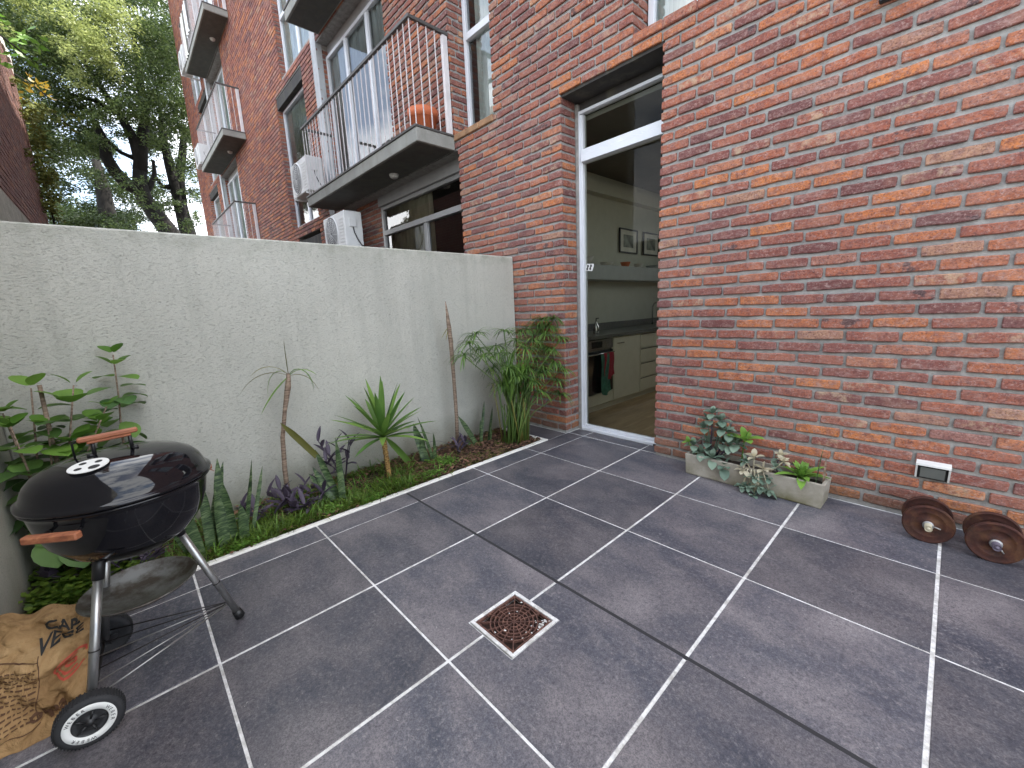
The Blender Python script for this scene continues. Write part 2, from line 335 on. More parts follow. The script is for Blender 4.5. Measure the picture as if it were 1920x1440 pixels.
k=NT('wood',.6); v=k.vec((1,.12,1),'World'); n=k.noise(v,60,5,.6,.6); k.col(k.ramp(n,[(.3,(.17,.05,.024)),(.6,(.36,.13,.06)),(.8,(.48,.21,.11))])); k.bump(n,.4,.003); M['wood']=k.m
k=NT('enamel',.10,0,.42); v=k.vec(); k.col(k.ramp(k.noise(v,60,5,.8),[(.60,(.006,.006,.008)),(.85,(.035,.034,.033))])); k.rough(k.ramp(k.noise(v,5,6,.7),[(.35,.03),(.75,.12)])); M['enamel']=k.m
k=NT('leg_alu',.35,.85); v=k.vec((1,1,.3)); k.col(k.ramp(k.noise(v,30,5),[(.3,(.25,.25,.25)),(.7,(.50,.50,.49))])); M['leg_alu']=k.m
k=NT('ash_alu',.5,.7); v=k.vec(); k.col(k.mix(k.ramp(k.noise(v,7,5,.7),[(.42,0),(.6,.85)]),(.20,.20,.19),(.05,.032,.018))); k.bump(k.noise(v,9,4),.3,.01); M['ash_alu']=k.m  # brown mottling paints shadow and reflection into the dish metal
simple('wire',(.35,.34,.33),.4,.8); simple('wire_dark',(.04,.035,.035),.5,.5); simple('tyre',(.022,.022,.024),.75,0,.2,30,.3); simple('hub_white',(.72,.72,.69),.6); simple('ink',(.02,.02,.02),.8); simple('brown_ink',(.10,.045,.02),.85)
k=NT('rust',.75,.25); v=k.vec(); n=k.noise(v,18,6,.7); k.col(k.mix(k.ramp(k.noise(v,7,5,.7),[(.5,0),(.7,.6)]),k.ramp(n,[(.3,(.020,.008,.007)),(.55,(.060,.018,.012)),(.75,(.13,.05,.018))]),(.15,.075,.03))); k.bump(n,.5,.004); M['rust']=k.m
k=NT('rust_grate',.8,.1); v=k.vec(src='World'); n=k.noise(v,40,5,.7); k.col(k.ramp(n,[(.35,(.05,.022,.018)),(.6,(.16,.075,.055)),(.8,(.27,.16,.10))])); k.bump(n,.5,.003); M['rust_grate']=k.m
simple('pit',(.035,.018,.013),.95,0,.5,60,1,80)
simple('bar_cream',(.50,.45,.33),.6); simple('bar_purple',(.13,.11,.15),.5,.3)
k=NT('paper',.8,0,.25); v=k.vec(src='World'); n=k.noise(v,9,6,.6,.8); k.col(k.ramp(n,[(.3,(.22,.125,.052)),(.55,(.37,.225,.10)),(.8,(.47,.31,.155))])); k.bump(n,.9,.03); M['paper']=k.m
simple('red_print',(.45,.07,.04),.8); simple('lamp_lens',(.16,.17,.16),.25); simple('lamp_white',(.72,.72,.70),.4); simple('lens_milky',(.55,.55,.52),.3)
simple('ceiling_shade_grey',(.16,.155,.14),.9,0,.05); simple('plaster',(.54,.54,.46),.9,0,.04); simple('cab_white',(.60,.57,.46),.5,0,.05); simple('counter',(.13,.13,.125),.3,0,.3,40); simple('shelf_grey',(.36,.38,.37),.6,0,.05); simple('steel',(.5,.5,.5),.25,.9); simple('oven_black',(.012,.012,.012),.15); simple('towel_red',(.30,.02,.04),.9); simple('towel_green',(.05,.15,.11),.9,0,.4,30); simple('tab_black',(.015,.015,.015),.5); simple('mat_white',(.68,.67,.60),.8)
simple('paper_art',(.22,.24,.22),.8,0,.7,7); simple('ceramic',(.58,.55,.50),.4)
k=NT('floor_wood',.4); v=k.vec((1,.15,1),'World'); n=k.noise(v,14,5,.6,.4); k.col(k.ramp(n,[(.3,(.30,.20,.11)),(.7,(.56,.40,.24))])); M['floor_wood']=k.m

# ------------------------------------------------------------------ bricks
CH=.073; BL=.2345; JT=.0145; BH=.0535; FY=2.965
def brick_shape(n=0):
    rr=random.Random(n*17+3); b=[]
    pts=[(-.5,-.30),(-.49,-.46),(-.25,-.5),(.1,-.49),(.48,-.47),(.5,-.28),(.5,.3),(.485,.46),(.15,.5),(-.2,.49),(-.485,.47),(-.5,.27)]
    pts=[(x+rr.uniform(-.006,.006),z+rr.uniform(-.075,.05)*(1 if z>0 else -1)) for x,z in pts]
    return pts
SHAPES=[brick_shape(i) for i in range(9)]
def brick_verts(sh,L,H,dep,proud=0):
    o=[]
    for x,z in sh: o.append((x*L-math.copysign(.0045,x),-proud,z*H-math.copysign(.0045,z)*min(1,abs(z)*2.4)))
    for x,z in sh: o.append((x*L,-proud+.004,z*H))
    for x,z in sh: o.append((x*L,dep,z*H))
    return o
NB=12
BF=[tuple(range(NB))]+[(i,NB+i,NB+(i+1)%NB,(i+1)%NB) for i in range(NB)]+[(NB+i,2*NB+i,2*NB+(i+1)%NB,NB+(i+1)%NB) for i in range(NB)]
def field(u0,u1,z0,z1,holes=(),phase=0.,zb=.02):
    """list of (uc, zc, len) of bricks laid in running bond between the openings"""
    out=[]; k0=int(math.floor((z0-zb)/CH)); k1=int(math.ceil((z1-zb)/CH))
    for k in range(k0,k1):
        zc=zb+(k+.5)*CH
        if zc<z0 or zc>z1: continue
        iv=[(u0,u1)]
        for (a,b,c,d) in holes:
            if c-.012<zc<d+.012:
                nv=[]
                for (s_,e_) in iv:
                    if b<=s_ or a>=e_: nv.append((s_,e_)); continue
                    if a>s_: nv.append((s_,a))
                    if b<e_: nv.append((b,e_))
                iv=nv
        off=phase+(k%2)*BL*.5+random.Random(k).uniform(-.035,.035)
        for (s_,e_) in iv:
            j0=int(math.floor((s_-off)/BL))
            j=j0; cuts=[s_]
            while True:
                j+=1; x=off+j*BL+random.Random(k*1000+j).uniform(-.006,.006)
                if x>=e_-.045: break
                if x>s_+.045: cuts.append(x)
            cuts.append(e_)
            for a,b in zip(cuts[:-1],cuts[1:]):
                aa=a+(JT/2 if a!=s_ else 0); bb=b-(JT/2 if b!=e_ else 0)
                if bb-aa>.02: out.append(((aa+bb)/2,zc,bb-aa))
    return out
def brick_place(mb,uc,zc,L,org,ud,nd,H=BH,dep=.02,simple_=False):
    """org+ud*u ; nd = outward normal"""
    ud=Vector(ud);nd=Vector(nd);org=Vector(org); pr=U(-.002,.003); h=H+U(-.003,.003); dz=U(-.002,.002)
    flip=ud.cross(Vector((0,0,1))).dot(nd)<0
    if simple_:
        vs=[]
        for y in (-pr,dep):
            for (x,z) in ((-.5,-.5),(.5,-.5),(.5,.5),(-.5,.5)): vs.append((x*L,y,z*h))
        fs=[(0,1,2,3),(0,4,5,1),(1,5,6,2),(2,6,7,3),(3,7,4,0)]
    else:
        vs=brick_verts(random.choice(SHAPES),L,h,dep,pr); fs=BF
    P=[org+ud*(uc+x)-nd*y+Vector((0,0,zc+z+dz)) for x,y,z in vs]
    # front polygon (x right, z up) faces -y when ud=x, nd=-y
    mb.add(P,[f[::-1] for f in fs] if flip else fs)

def wall_panels(mb,u0,u1,z0,z1,holes,mk):
    """rectangles of wall between openings, each a box by mk(ua,ub,za,zb)"""
    us=sorted({u0,u1,*[h[0] for h in holes if u0<h[0]<u1],*[h[1] for h in holes if u0<h[1]<u1]})
    for a,b in zip(us[:-1],us[1:]):
        m=(a+b)/2; hs=sorted((h[2],h[3]) for h in holes if h[0]<m<h[1]); z=z0
        for c,d in hs:
            if c>z: mk(a,b,z,min(c,z1))
            z=max(z,d)
        if z<z1: mk(a,b,z,z1)

# ------------------------------------------------------------------ SETTING: ground, patio floor
g=MB(); g.add([(-400,-400,-.22),(400,-400,-.22),(400,400,-.22),(-400,400,-.22)],[(0,1,2,3)])
tag(g.obj('ground',M['soil']),kind='structure')
patio=MB(); DR=(1.708,1.960,.766,1.026)
# grout bed with a hole for the drain and the planting bed
for (a,b,c,d) in ((.416,1.708,-.575,3.2),(1.960,4.8,-.575,3.2),(1.708,1.960,-.575,.766),(1.708,1.960,1.026,3.2),(-.237,.416,2.70,3.2)):
    patio.box(a,b,c,d,-.12,-.0012)
po=tag(patio.obj('patio_floor',M['grout']),kind='structure')
XL=[.418,.6,1.2,1.8,2.4,3.0,3.6,4.2,4.8]; YL=[-.575,0,.6,1.2,1.8,2.4,3.008]
def tile(poly):
    b=MB(); n=len(poly); cx=sum(p[0] for p in poly)/n; cy=sum(p[1] for p in poly)/n
    ins=[]
    for i in range(n):
        p0=Vector(poly[i-1]);p1=Vector(poly[i]);p2=Vector(poly[(i+1)%n]); e1=(p1-p0).normalized(); e2=(p2-p1).normalized()
        n1=Vector((-e1.y,e1.x)); n2=Vector((-e2.y,e2.x)); q=p1+(n1+n2)*.0016; ins.append((q.x,q.y))
    vs=[(x,y,-.01) for x,y in poly]+[(x,y,.0004) for x,y in poly]+[(x,y,.0018) for x,y in ins]
    fs=[(i,(i+1)%n,n+(i+1)%n,n+i) for i in range(n)]+[(n+i,n+(i+1)%n,2*n+(i+1)%n,2*n+i) for i in range(n)]+[tuple(range(2*n,3*n))]
    b.add(vs,fs); return b.obj('tile',M['tile'],po)
GJ=.0048
for i in range(len(XL)-1):
    for j in range(len(YL)-1):
        a=XL[i]+((.0065 if i>1 else .0045) if i else .003); b=XL[i+1]-(.0065 if i else .0045); c=YL[j]+GJ; d=YL[j+1]-GJ
        if d>2.97: d=2.962 if a>1.36 else 3.0
        if abs(a-.6)<.01 and j==5: pass
        if abs(YL[j]-.6)<1e-6 and abs(XL[i]-1.2)<1e-6: tile([(a,c),(b,c),(b,DR[2]-.003),(DR[0]-.003,DR[2]-.003),(DR[0]-.003,DR[3]+.003),(b,DR[3]+.003),(b,d),(a,d)])
        elif abs(YL[j]-.6)<1e-6 and abs(XL[i]-1.8)<1e-6: tile([(a,c),(b,c),(b,d),(a,d),(a,DR[3]+.003),(DR[1]+.003,DR[3]+.003),(DR[1]+.003,DR[2]-.003),(a,DR[2]-.003)])
        else: tile([(a,c),(b,c),(b,d),(a,d)])
tile([(-.235,2.703),(.413,2.703),(.413,2.962),(-.235,2.962)])
for a,b in ((.428,.595),(.605,1.195),(1.205,1.343)): tile([(a,3.013),(b,3.013),(b,3.158),(a,3.158)])
j=MB(); j.box(.43,4.8,1.1925,1.2075,-.004,.0022); j.obj('expansion_joint',M['joint'],po)
# bed soil
n=60; sb=MB(); nx,ny=14,70; X0,X1,Y0,Y1=-.237,.378,-.575,2.664
vs=[(X0+(X1-X0)*i/nx,Y0+(Y1-Y0)*k_/ny,-.012+.022*math.sin(i*1.3+k_*.7)*math.sin(k_*.53)+U(-.008,.01)) for k_ in range(ny+1) for i in range(nx+1)]
sb.add(vs,[(k_*(nx+1)+i,k_*(nx+1)+i+1,(k_+1)*(nx+1)+i+1,(k_+1)*(nx+1)+i) for k_ in range(ny) for i in range(nx)],True)
sb.box(X0,X1,Y0,Y1,-.2,-.05)
tag(sb.obj('soil',M['soil']),kind='structure')
kb=MB(); kb.bbox(.378,.4165,-.575,2.70,-.1,.009,.003); kb.bbox(-.237,.3778,2.666,2.70,-.1,.0085,.003)
tag(kb.obj('planter_kerb',M['kerb']),'thin cream white kerb edging the planting bed along the grey wall','kerb')

# ------------------------------------------------------------------ walls of the patio
def slabwall(name,x0,x1,y0,y1,z1,label):
    b=MB(); b.bbox(x0,x1,y0,y1,-.2,z1,.008); o=b.obj(name,M['stucco']); return tag(o,label,'wall')
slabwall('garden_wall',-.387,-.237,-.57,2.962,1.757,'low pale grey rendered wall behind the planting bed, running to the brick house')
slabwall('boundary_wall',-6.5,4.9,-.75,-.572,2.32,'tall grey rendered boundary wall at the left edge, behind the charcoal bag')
# neighbour's old brick wall beyond
nb=thing('neighbour_wall','old dark brick wall rising beyond the grey wall at far left','wall',(-6,-.78,0))
b=MB(); b.box(-9.3,-1.5,-1.0,-.76,-.2,5.8); b.obj('wall_core',M['mortar'],nb,(6,.78,0))
b=MB()
for uc,zc,L in field(-9.3,-1.5,2.0,5.8,(),.1): brick_place(b,uc,zc,L,(0,-.752,0),(1,0,0),(0,1,0),simple_=True)
tag(b.obj('brickwork',M['brick_old'],nb,(6,.78,0)),kind='stuff')
for i in range(34):
    x=-9.3+i*.235; b=MB(); b.bbox(-.108,.108,-.16,.155+U(0,.03),0,.13+U(0,.05),.006)
    o=b.obj('coping_stone' ,M['kerb'],nb,(x+.11+6,-.90+.78+U(-.012,.012),5.8)); o.rotation_euler=(U(-.03,.03),U(-.03,.03),U(-.05,.05))
# ------------------------------------------------------------------ apartment building
BD=thing('apartment_building','red brick apartment building with concrete balconies and tall white framed windows','building',(0,FY,0))
def BO(mb,name,mat,parent=None):
    """link a mesh given in world coordinates as a part of the building (or of one of its parts)"""
    o=mb.obj(name,M[mat] if isinstance(mat,str) else mat,parent or BD); o.location=(0,-FY,0) if parent is None else (0,0,0); return o
MO=-8.6; ZT=12.4; XW0,XW1=-17.3,4.8; REC=3.19
# openings: (x0,x1,z0,z1)
H=[(.42,1.345,-.3,3.015)]                                   # kitchen door
H+=[(-1.11,-.443,3.16,5.60),(-1.11,-.443,5.85,8.25)]        # narrow window beside the balcony
H+=[(1.11,2.35,3.16,5.6),(1.11,2.35,5.85,8.25)]
def module(o,right_end):
    h=[(-4.69+o,-2.45+o,3.10,5.62),(-4.69+o,-2.45+o,5.80,8.30),(-4.69+o,-2.45+o,8.45,10.96)]
    h+=[(-7.06+o,-5.46+o,3.09,5.62),(-6.57+o,-4.90+o,5.83,8.26),(-7.06+o,-5.46+o,8.45,10.9)]
    h+=[(-6.75+o,-5.46+o,.9,2.86)]
    return h
H+=module(0,0)+module(MO,0)
H+=[(-4.2+MO,-1.06+MO,-.3,2.99)]
HG=(-4.3,-1.06,-.3,2.99)                                     # ground floor recess under the balcony
H+=[HG]
# mortar core
wb=MB(); e=.010
He=[(a-e,b+e,c-e if c>0 else c,d+e) for a,b,c,d in H]
wall_panels(wb,XW0,XW1,-.2,ZT,He,lambda a,b,c,d: wb.box(a,b,FY+.0135,REC+.0,c,d))
BO(wb,'wall','mortar')
# bricks of the front
fr=field(XW0,XW1,.0,ZT,H,.06)
near=[]; far=[]
def scr(x,y,z):
    d=Vector((x,y,z))-CAM; c=d.dot(fw)
    if c<.1: return None
    return 960+FPX*d.dot(rt)/c, 720-FPX*d.dot(up)/c, c
allb=[('F',)+b for b in fr]
JB=[]   # jamb faces: (x, y0, y1, z0, z1) facing +x
JB+=[(.42,FY+.021,3.17,0,3.0),(-1.11,FY+.021,REC,3.16,5.6),(-1.11,FY+.021,REC,5.85,8.25),(1.11,FY+.021,REC,3.16,5.6)]
for o in (0,MO):
    JB+=[(-4.69+o,3.062,REC-.01,3.16,5.6),(-4.69+o,3.062,REC-.01,5.82,8.2),(-7.06+o,FY+.021,REC,3.1,5.6),(-6.57+o,FY+.021,REC,5.83,8.2)]
    JB+=[(-4.69+o,3.062,REC-.01,8.5,10.9)]
jb=[]
for (X,y0,y1,z0,z1) in JB:
    for uc,zc,L in field(y0,y1,z0,z1,(),y0+.04): jb.append((X,uc,zc,L))
cand=[]
for b in fr:
    s=scr(b[0],FY,b[1])
    if s and -30<s[0]<1950 and -30<s[1]<1400 and b[0]>-1.1:
        cand.append((b[2]/s[2]**2*abs((Vector((b[0],FY,b[1]))-CAM).y)/s[2],b))
cand.sort(key=lambda t:-t[0]); sel=[c[1] for c in cand[:300]]; selset=set(sel)
bm_shared=[]
for i,sh in enumerate(SHAPES):
    m=MB(); m.add(brick_verts(sh,1.,BH,.02),BF); me=m.mesh('brick'); me.materials.append(M['brick']); bm_shared.append(me)
# unit length meshes distort their end chamfer; build them at the common length and scale only slightly
bm_shared=[]
for sh in SHAPES:
    for L0 in (BL-JT,BL/2,.06):
        m=MB(); m.add(brick_verts(sh,L0,BH,.02),BF); me=m.mesh('brick'); me.materials.append(M['brick']); bm_shared.append((L0,me))
for uc,zc,L in sel:
    c=[t for t in bm_shared if abs(t[0]-L)==min(abs(u[0]-L) for u in bm_shared)]
    L0,me=random.choice(c); o=D.objects.new('brick',me); COL.objects.link(o); o.parent=BD
    o.location=(uc,U(-.003,.002),zc+U(-.002,.002)); o.scale=(L/L0,1,1+U(-.05,.05)); o.rotation_euler=(0,U(-.006,.006),0)
bwk=MB()
for b in fr:
    if b in selset: continue
    brick_place(bwk,*b,(0,FY,0),(1,0,0),(0,-1,0),simple_=b[0]<-5)
for X,uc,zc,L in jb: brick_place(bwk,uc,zc,L,(X,0,0),(0,1,0),(1,0,0),dep=.012,simple_=X<-5)
# brick wall of the ground floor recess
for uc,zc,L in field(-4.3,-3.40,0,2.99,(),0): brick_place(bwk,uc,zc,L,(0,3.165,0),(1,0,0),(0,-1,0))
tag(BO(bwk,'brickwork','brick'),kind='stuff')
b=MB(); b.box(-4.31,-3.385,3.176,3.3,-.2,2.99); BO(b,'wall','mortar')
# body of the building behind the facade: end walls, roof, rear wall with an unseen opening added to light the kitchen, floors
b=MB(); YB=7.2
b.box(XW0,XW0+.2,REC,YB,-.2,ZT); b.box(XW1-.2,XW1,REC,YB,-.2,ZT); b.box(XW0,XW1,FY+.02,YB+.2,ZT,ZT+.25)
b.box(XW0,-.5,YB,YB+.2,-.2,ZT); b.box(-.5,XW1,YB,YB+.2,2.9,ZT); b.box(-.5,1.2,YB,YB+.2,-.2,2.9); b.box(4.2,XW1,YB,YB+.2,-.2,2.9); b.box(1.2,4.2,YB,YB+.2,-.2,1.9)
for z in (3.02,5.68,8.34): b.box(XW0+.2,XW1-.2,3.4,YB,z-.1,z+.04)
b.box(-.62,-.39,3.3,YB,-.2,2.92)      # party wall left of the kitchen
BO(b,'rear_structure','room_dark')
# window-back room walls
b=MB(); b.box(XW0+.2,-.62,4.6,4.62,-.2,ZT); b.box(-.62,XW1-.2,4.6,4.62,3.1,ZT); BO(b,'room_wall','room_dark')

def window(x0,x1,z0,z1,divs=2,transom=None,cur='curtain',y=REC-.03,fr_='alu_white',name='window',cover=1.0,coff=0.,sash=True):
    """aluminium frame with panes and a pleated curtain behind"""
    f=MB(); t=.05; d0,d1=y,y+.06
    for (a,b_,c,d) in ((x0,x0+t,z0,z1),(x1-t,x1,z0,z1)): f.bbox(a,b_,d0,d1,c,d)
    f.bbox(x0+t,x1-t,d0+.002,d1,z0,z0+t); f.bbox(x0+t,x1-t,d0+.002,d1,z1-t,z1)
    zt=transom
    if zt: f.bbox(x0+t,x1-t,d0-.01,d1,zt-.035,zt+.035)
    for i in range(1,divs):
        xm=x0+(x1-x0)*i/divs
        f.bbox(xm-.035,xm+.035,d0+.004,d1-.006,z0+t,(zt-.035) if zt else z1-t)
        f.bbox(xm+.037,xm+.047,d0+.02,d1-.006,z0+t,(zt-.035) if zt else z1-t,.001)
    w=BO(f,name,fr_)
    p=MB(); yy=y+.035
    p.add([(x0+.02,yy,z0+.02),(x1-.02,yy,z0+.02),(x1-.02,yy,z1-.02),(x0+.02,yy,z1-.02)],[(0,1,2,3)])
    BO(p,'pane','glass',w)
    if cur:
        c=MB(); n=int((x1-x0)*cover*60); xs=[x0+coff+(x1-x0)*cover*i/n for i in range(n+1)]; ph=R()*9
        yc=[y+.085+.022*math.sin(i*.95+ph+1.5*math.sin(i*.21+ph))+.01*math.sin(i*2.3) for i in range(n+1)]
        vs=[(x,q,z0+.01) for x,q in zip(xs,yc)]+[(x,q,z1-.01) for x,q in zip(xs,yc)]
        c.add(vs,[(i,i+1,n+2+i,n+1+i) for i in range(n)],True); BO(c,'curtain',cur,w)
    return w
def balcony(o,z,det=True):
    x0,x1=-4.52+o,-1.10+o; yf=2.477; b=MB(); b.bbox(x0,x1,yf,FY-.001,z-.0,z+.135,.006)
    bal=BO(b,'balcony','concrete')
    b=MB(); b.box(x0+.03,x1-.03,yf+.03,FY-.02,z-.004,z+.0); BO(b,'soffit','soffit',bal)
    b=MB(); b.bbox(x0-.004,x1+.004,yf-.012,yf+.04,z+.1352,z+.160,.003); b.bbox(x1-.045,x1+.006,yf+.042,FY-.01,z+.1352,z+.160,.003); BO(b,'drip_edge','rail_dark',bal)
    rz=z+1.13; xr0=x0+.10; rail=MB(); rail.bbox(xr0-.02,x1,yf+.0,yf+.038,rz,rz+.035,.004); rail.bbox(x1-.04,x1-.002,yf+.039,FY-.0,rz,rz+.0345,.004); rail.bbox(xr0-.02,xr0+.015,yf+.039,FY,rz,rz+.034,.004)
    BO(rail,'handrail','rail_dark',bal)
    post=MB(); post.bbox(x1-.05,x1-.01,FY-.075,FY-.01,z+.16,rz,.003); BO(post,'post','rail_white',bal)
    me={}
    pos=[]; n=int((x1-.02-xr0)/.112)
    for i in range(n+1): pos.append((xr0+(x1-.02-xr0)*i/n,yf+.02))
    for i in range(1,5): pos.append((x1-.02,yf+.02+.1*i))
    for i in range(1,5): pos.append((xr0,yf+.02+.1*i))
    if det:
        m=MB(); m.box(-.0042,.0042,-.0042,.0042,0,rz-z-.155); me=m.mesh('baluster'); me.materials.append(M['rail_white'])
        for x,y in pos:
            q=D.objects.new('baluster',me); COL.objects.link(q); q.parent=bal; q.location=(x,y,z+.157)
    else:
        m=MB()
        for x,y in pos: m.box(x-.0055,x+.0055,y-.0055,y+.0055,z+.157,rz)
        BO(m,'balusters','rail_white',bal)
    # round bulkhead lamp under the slab
    lm=MB(); c=(-2.22+o,2.80,z-.004); lm.lathe([(.0,-.05),(.035,-.048),(.052,-.034),(.058,-.012),(.062,-.0)],c,20); BO(lm,'soffit_lamp','lens_milky',bal)
    return bal
for o in (0,MO):
    for z in (3.0,5.66,8.32): balcony(o,z,det=(o==0 or z<8))
    for z in (3.16,5.83,8.48):
        window(-4.69+o,-2.455+o,z,z+2.30,3,None,'curtain',y=REC-.08,name='balcony_door')
        b=MB(); b.box(-4.69+o,-2.30+o,REC-.04,REC+.0,z+2.305,z+2.47); BO(b,'lintel','alu_grey')
    # concrete column
    b=MB(); b.bbox(-4.905+o,-4.69+o,FY-.006,3.06,-.2,ZT-.02,.004); BO(b,'column','white_concrete')
    for (x0,x1,z0,z1) in ((-7.05,-5.30,3.10,5.42),(-6.56,-4.92,5.85,8.1),(-7.05,-5.30,8.47,10.7),(-6.75,-5.30,.9,2.6)):
        window(x0+o,(x1-.165 if x1==-5.30 else x1)+o,z0,z1,2,z0+.62 if z0>3 and z0<4 else (z0+1.0 if z0>5 else None),'curtain' if z0>3 else None,y=REC-.12)
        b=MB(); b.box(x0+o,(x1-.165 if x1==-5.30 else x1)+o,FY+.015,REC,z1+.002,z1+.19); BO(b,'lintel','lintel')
window(-1.105,-.25,3.165,5.58,1,4.17,'curtain',y=REC-.02,cover=.75,coff=.14)
window(-1.105,-.25,5.85,8.2,1,6.8,'curtain',y=REC-.02)
window(1.115,2.6,3.165,5.58,2,None,'curtain',y=REC-.02)
window(1.115,2.6,5.85,8.2,2,None,'curtain',y=REC-.02)
# ground floor glazing under the balcony
window(-3.38,-.95,.0,2.86,2,2.47,'curtain_cream',y=REC-.02,fr_='alu_grey',name='sliding_door',cover=.53)
b=MB(); b.box(-3.38,-.95,3.13,3.2,2.862,3.0); BO(b,'lintel','alu_grey')
# tan sill courses
for i in range(3):
    b=MB(); b.bbox(-1.108+i*.2225,-1.108+(i+1)*.2225-.008,FY-.012,REC-.03,3.095,3.157,.006); BO(b,'sill','kerb' if 0 else 'terracotta_sill' if 'terracotta_sill' in M else 'brick')
for i in range(5):
    b=MB(); b.bbox(1.112+i*.235,1.112+(i+1)*.235-.01,FY-.008,REC-.03,3.095,3.157,.006); BO(b,'sill','brick')
# kitchen door (fixed glass, transom above)
f=MB(); x0,x1=.425,1.5; y=3.175
f.bbox(x0+.024,x0+.037,y,y+.07,0.0,2.93); f.bbox(x0+.036,x0+.062,y+.012,y+.07,.03,2.90)
f.bbox(x0+.035,x1,y+.004,y+.07,2.905,2.93)
f.bbox(x0+.062,x1,y-.02,y+.07,2.50,2.56); f.bbox(x0+.062,x1,y-.012,y+.07,2.56,2.605)
f.bbox(x0+.035,x1,y-.012,y+.07,.002,.028); f.bbox(x0+.062,x1,y+.02,y+.065,.028,.055)
kd=BO(f,'kitchen_door','alu_white')
b=MB(); b.box(.4195,.4485,3.172,3.26,-.01,2.99); BO(b,'door_reveal','mortar',kd)
p=MB(); p.add([(x0+.05,y+.045,.04),(x1,y+.045,.04),(x1,y+.045,2.51),(x0+.05,y+.045,2.51)],[(0,1,2,3)]); BO(p,'glass_pane','door_glass',kd)
p=MB(); p.add([(x0+.05,y+.045,2.59),(x1,y+.045,2.59),(x1,y+.045,2.9),(x0+.05,y+.045,2.9)],[(0,1,2,3)]); BO(p,'transom_pane','door_glass',kd)
b=MB(); b.bbox(1.24,1.30,3.15,3.163,.004,.022,.002); BO(b,'door_stop','black',kd)
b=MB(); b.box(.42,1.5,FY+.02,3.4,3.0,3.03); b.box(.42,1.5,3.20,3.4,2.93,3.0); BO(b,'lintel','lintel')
cc_=MB(); cc_.box(-.37,4.6,3.246,7.19,2.86,2.9); tag(cc_.obj('kitchen_ceiling',M['ceiling_shade_grey']),kind='structure')  # ceiling shade is put into its dark grey colour
# sticker on the glass, white lozenge with two dark slanted bars
stk=MB(); X,Z,YY=.535,1.585,3.213
stk.prism([(-.045,-.026),(.03,-.034),(.05,0.012),(.045,.03),(-.03,.036),(-.05,-.008)],0,.001,Matrix.Translation((X,YY,Z))@Matrix.Rotation(math.pi/2,4,'X')); st=BO(stk,'sticker','lamp_white',kd)
for dx in (-.022,.012):
    q=MB(); q.prism([(-.012,-.022),(.004,-.024),(.006,.004),(.016,.006),(.013,.024),(-.003,.026),(-.006,-.002),(-.014,-.004)],0,.001,Matrix.Translation((X+dx,YY-.0015,Z))@Matrix.Rotation(math.pi/2,4,'X')); o=BO(q,'sticker_mark','ink',kd)

# ------------------------------------------------------------------ kitchen behind the glass door
KX=-.37
b=MB(); b.box(KX,4.6,3.24,7.2,-.1,.012); tag(b.obj('kitchen_floor',M['floor_wood']),kind='structure'); kfl=b
fl=[o for o in COL.objects if o.name=='kitchen_floor'][0]
for i in range(16):
    for k_ in range(4):
        b=MB(); x=KX+.005+i*.19; yy=3.25+k_*1.2-(.5 if i%2 else 0); y0=max(3.245,yy); y1=min(7.19,yy+1.196)
        if y1-y0>.1 and x<2.6: b.bbox(x,x+.188,y0,y1,.0125,.0165,.001); b.obj('floor_board',M['floor_wood'],fl)
b=MB(); b.box(KX-.02,KX,3.24,7.19,0,2.9);  b.box(1.5,4.6,3.22,3.24,0,2.88); b.box(4.58,4.6,3.24,7.19,0,2.88)
b.box(KX,1.2,7.17,7.19,0,2.88); tag(b.obj('kitchen_wall',M['plaster']),kind='structure')
b=MB(); b.box(KX+.002,KX+.12,3.26,7.1,2.60,2.74); tag(b.obj('kitchen_beam',M['plaster']),kind='structure')
XC=.23
ov=thing('oven','built-in black glass oven with tea towels hung on its door handle, behind the glass door','oven',(XC,3.80,0))
def K(mb,name,mat,par): o=mb.obj(name,M[mat],par); o.location=-Vector(par.location); return o
b=MB(); b.bbox(KX+.01,XC-.02,3.50,4.09,.09,.86); K(b,'casing','steel',ov)
b=MB(); b.bbox(XC-.018,XC,3.51,4.08,.24,.72); K(b,'oven_door','oven_black',ov)
b=MB(); b.bbox(XC-.018,XC,3.51,4.08,.74,.85); K(b,'control_panel','steel',ov)
b=MB(); b.bbox(XC+.0005,XC+.004,3.66,3.86,.76,.83,.001); K(b,'display','oven_black',ov)
b=MB(); b.tube([(XC+.035,3.54,.695),(XC+.035,4.05,.695)],.009); b.box(XC,XC+.035,3.56,3.575,.69,.70); b.box(XC,XC+.035,4.02,4.035,.69,.70); K(b,'handle','steel',ov)
b=MB(); b.bbox(XC-.018,XC-.002,3.51,4.08,.10,.23); K(b,'drawer','cab_white',ov)
def cloth(name,label,y0,y1,z0,z1,mat):
    c=MB(); n=14; vs=[]
    for j_ in range(7):
        for i in range(n+1):
            t=i/n; zz=z1-(z1-z0)*j_/6-(.05*math.sin(t*3.1) if j_==6 else 0)
            vs.append((XC+.05+.012*math.sin(t*11+j_*.3),y0+(y1-y0)*(t*.9+.05*math.sin(j_)),zz))
    c.add(vs,[(j_*(n+1)+i,j_*(n+1)+i+1,(j_+1)*(n+1)+i+1,(j_+1)*(n+1)+i) for j_ in range(6) for i in range(n)],True)
    tag(c.obj(name,M[mat]),label,'towel')
cloth('tea_towel','dark red tea towel on the oven door handle',3.82,4.06,.44,.70,'towel_red'); cloth('tea_towel','dark green patterned tea towel below the red towel on the oven',3.76,3.98,.26,.69,'towel_green')
cb=thing('kitchen_cabinet','cream base cabinet with one door between the oven and the drawers','cabinet',(XC,4.4,0))
b=MB(); b.bbox(KX+.01,XC-.02,4.10,4.70,.09,.86); K(b,'casing','cab_white',cb)
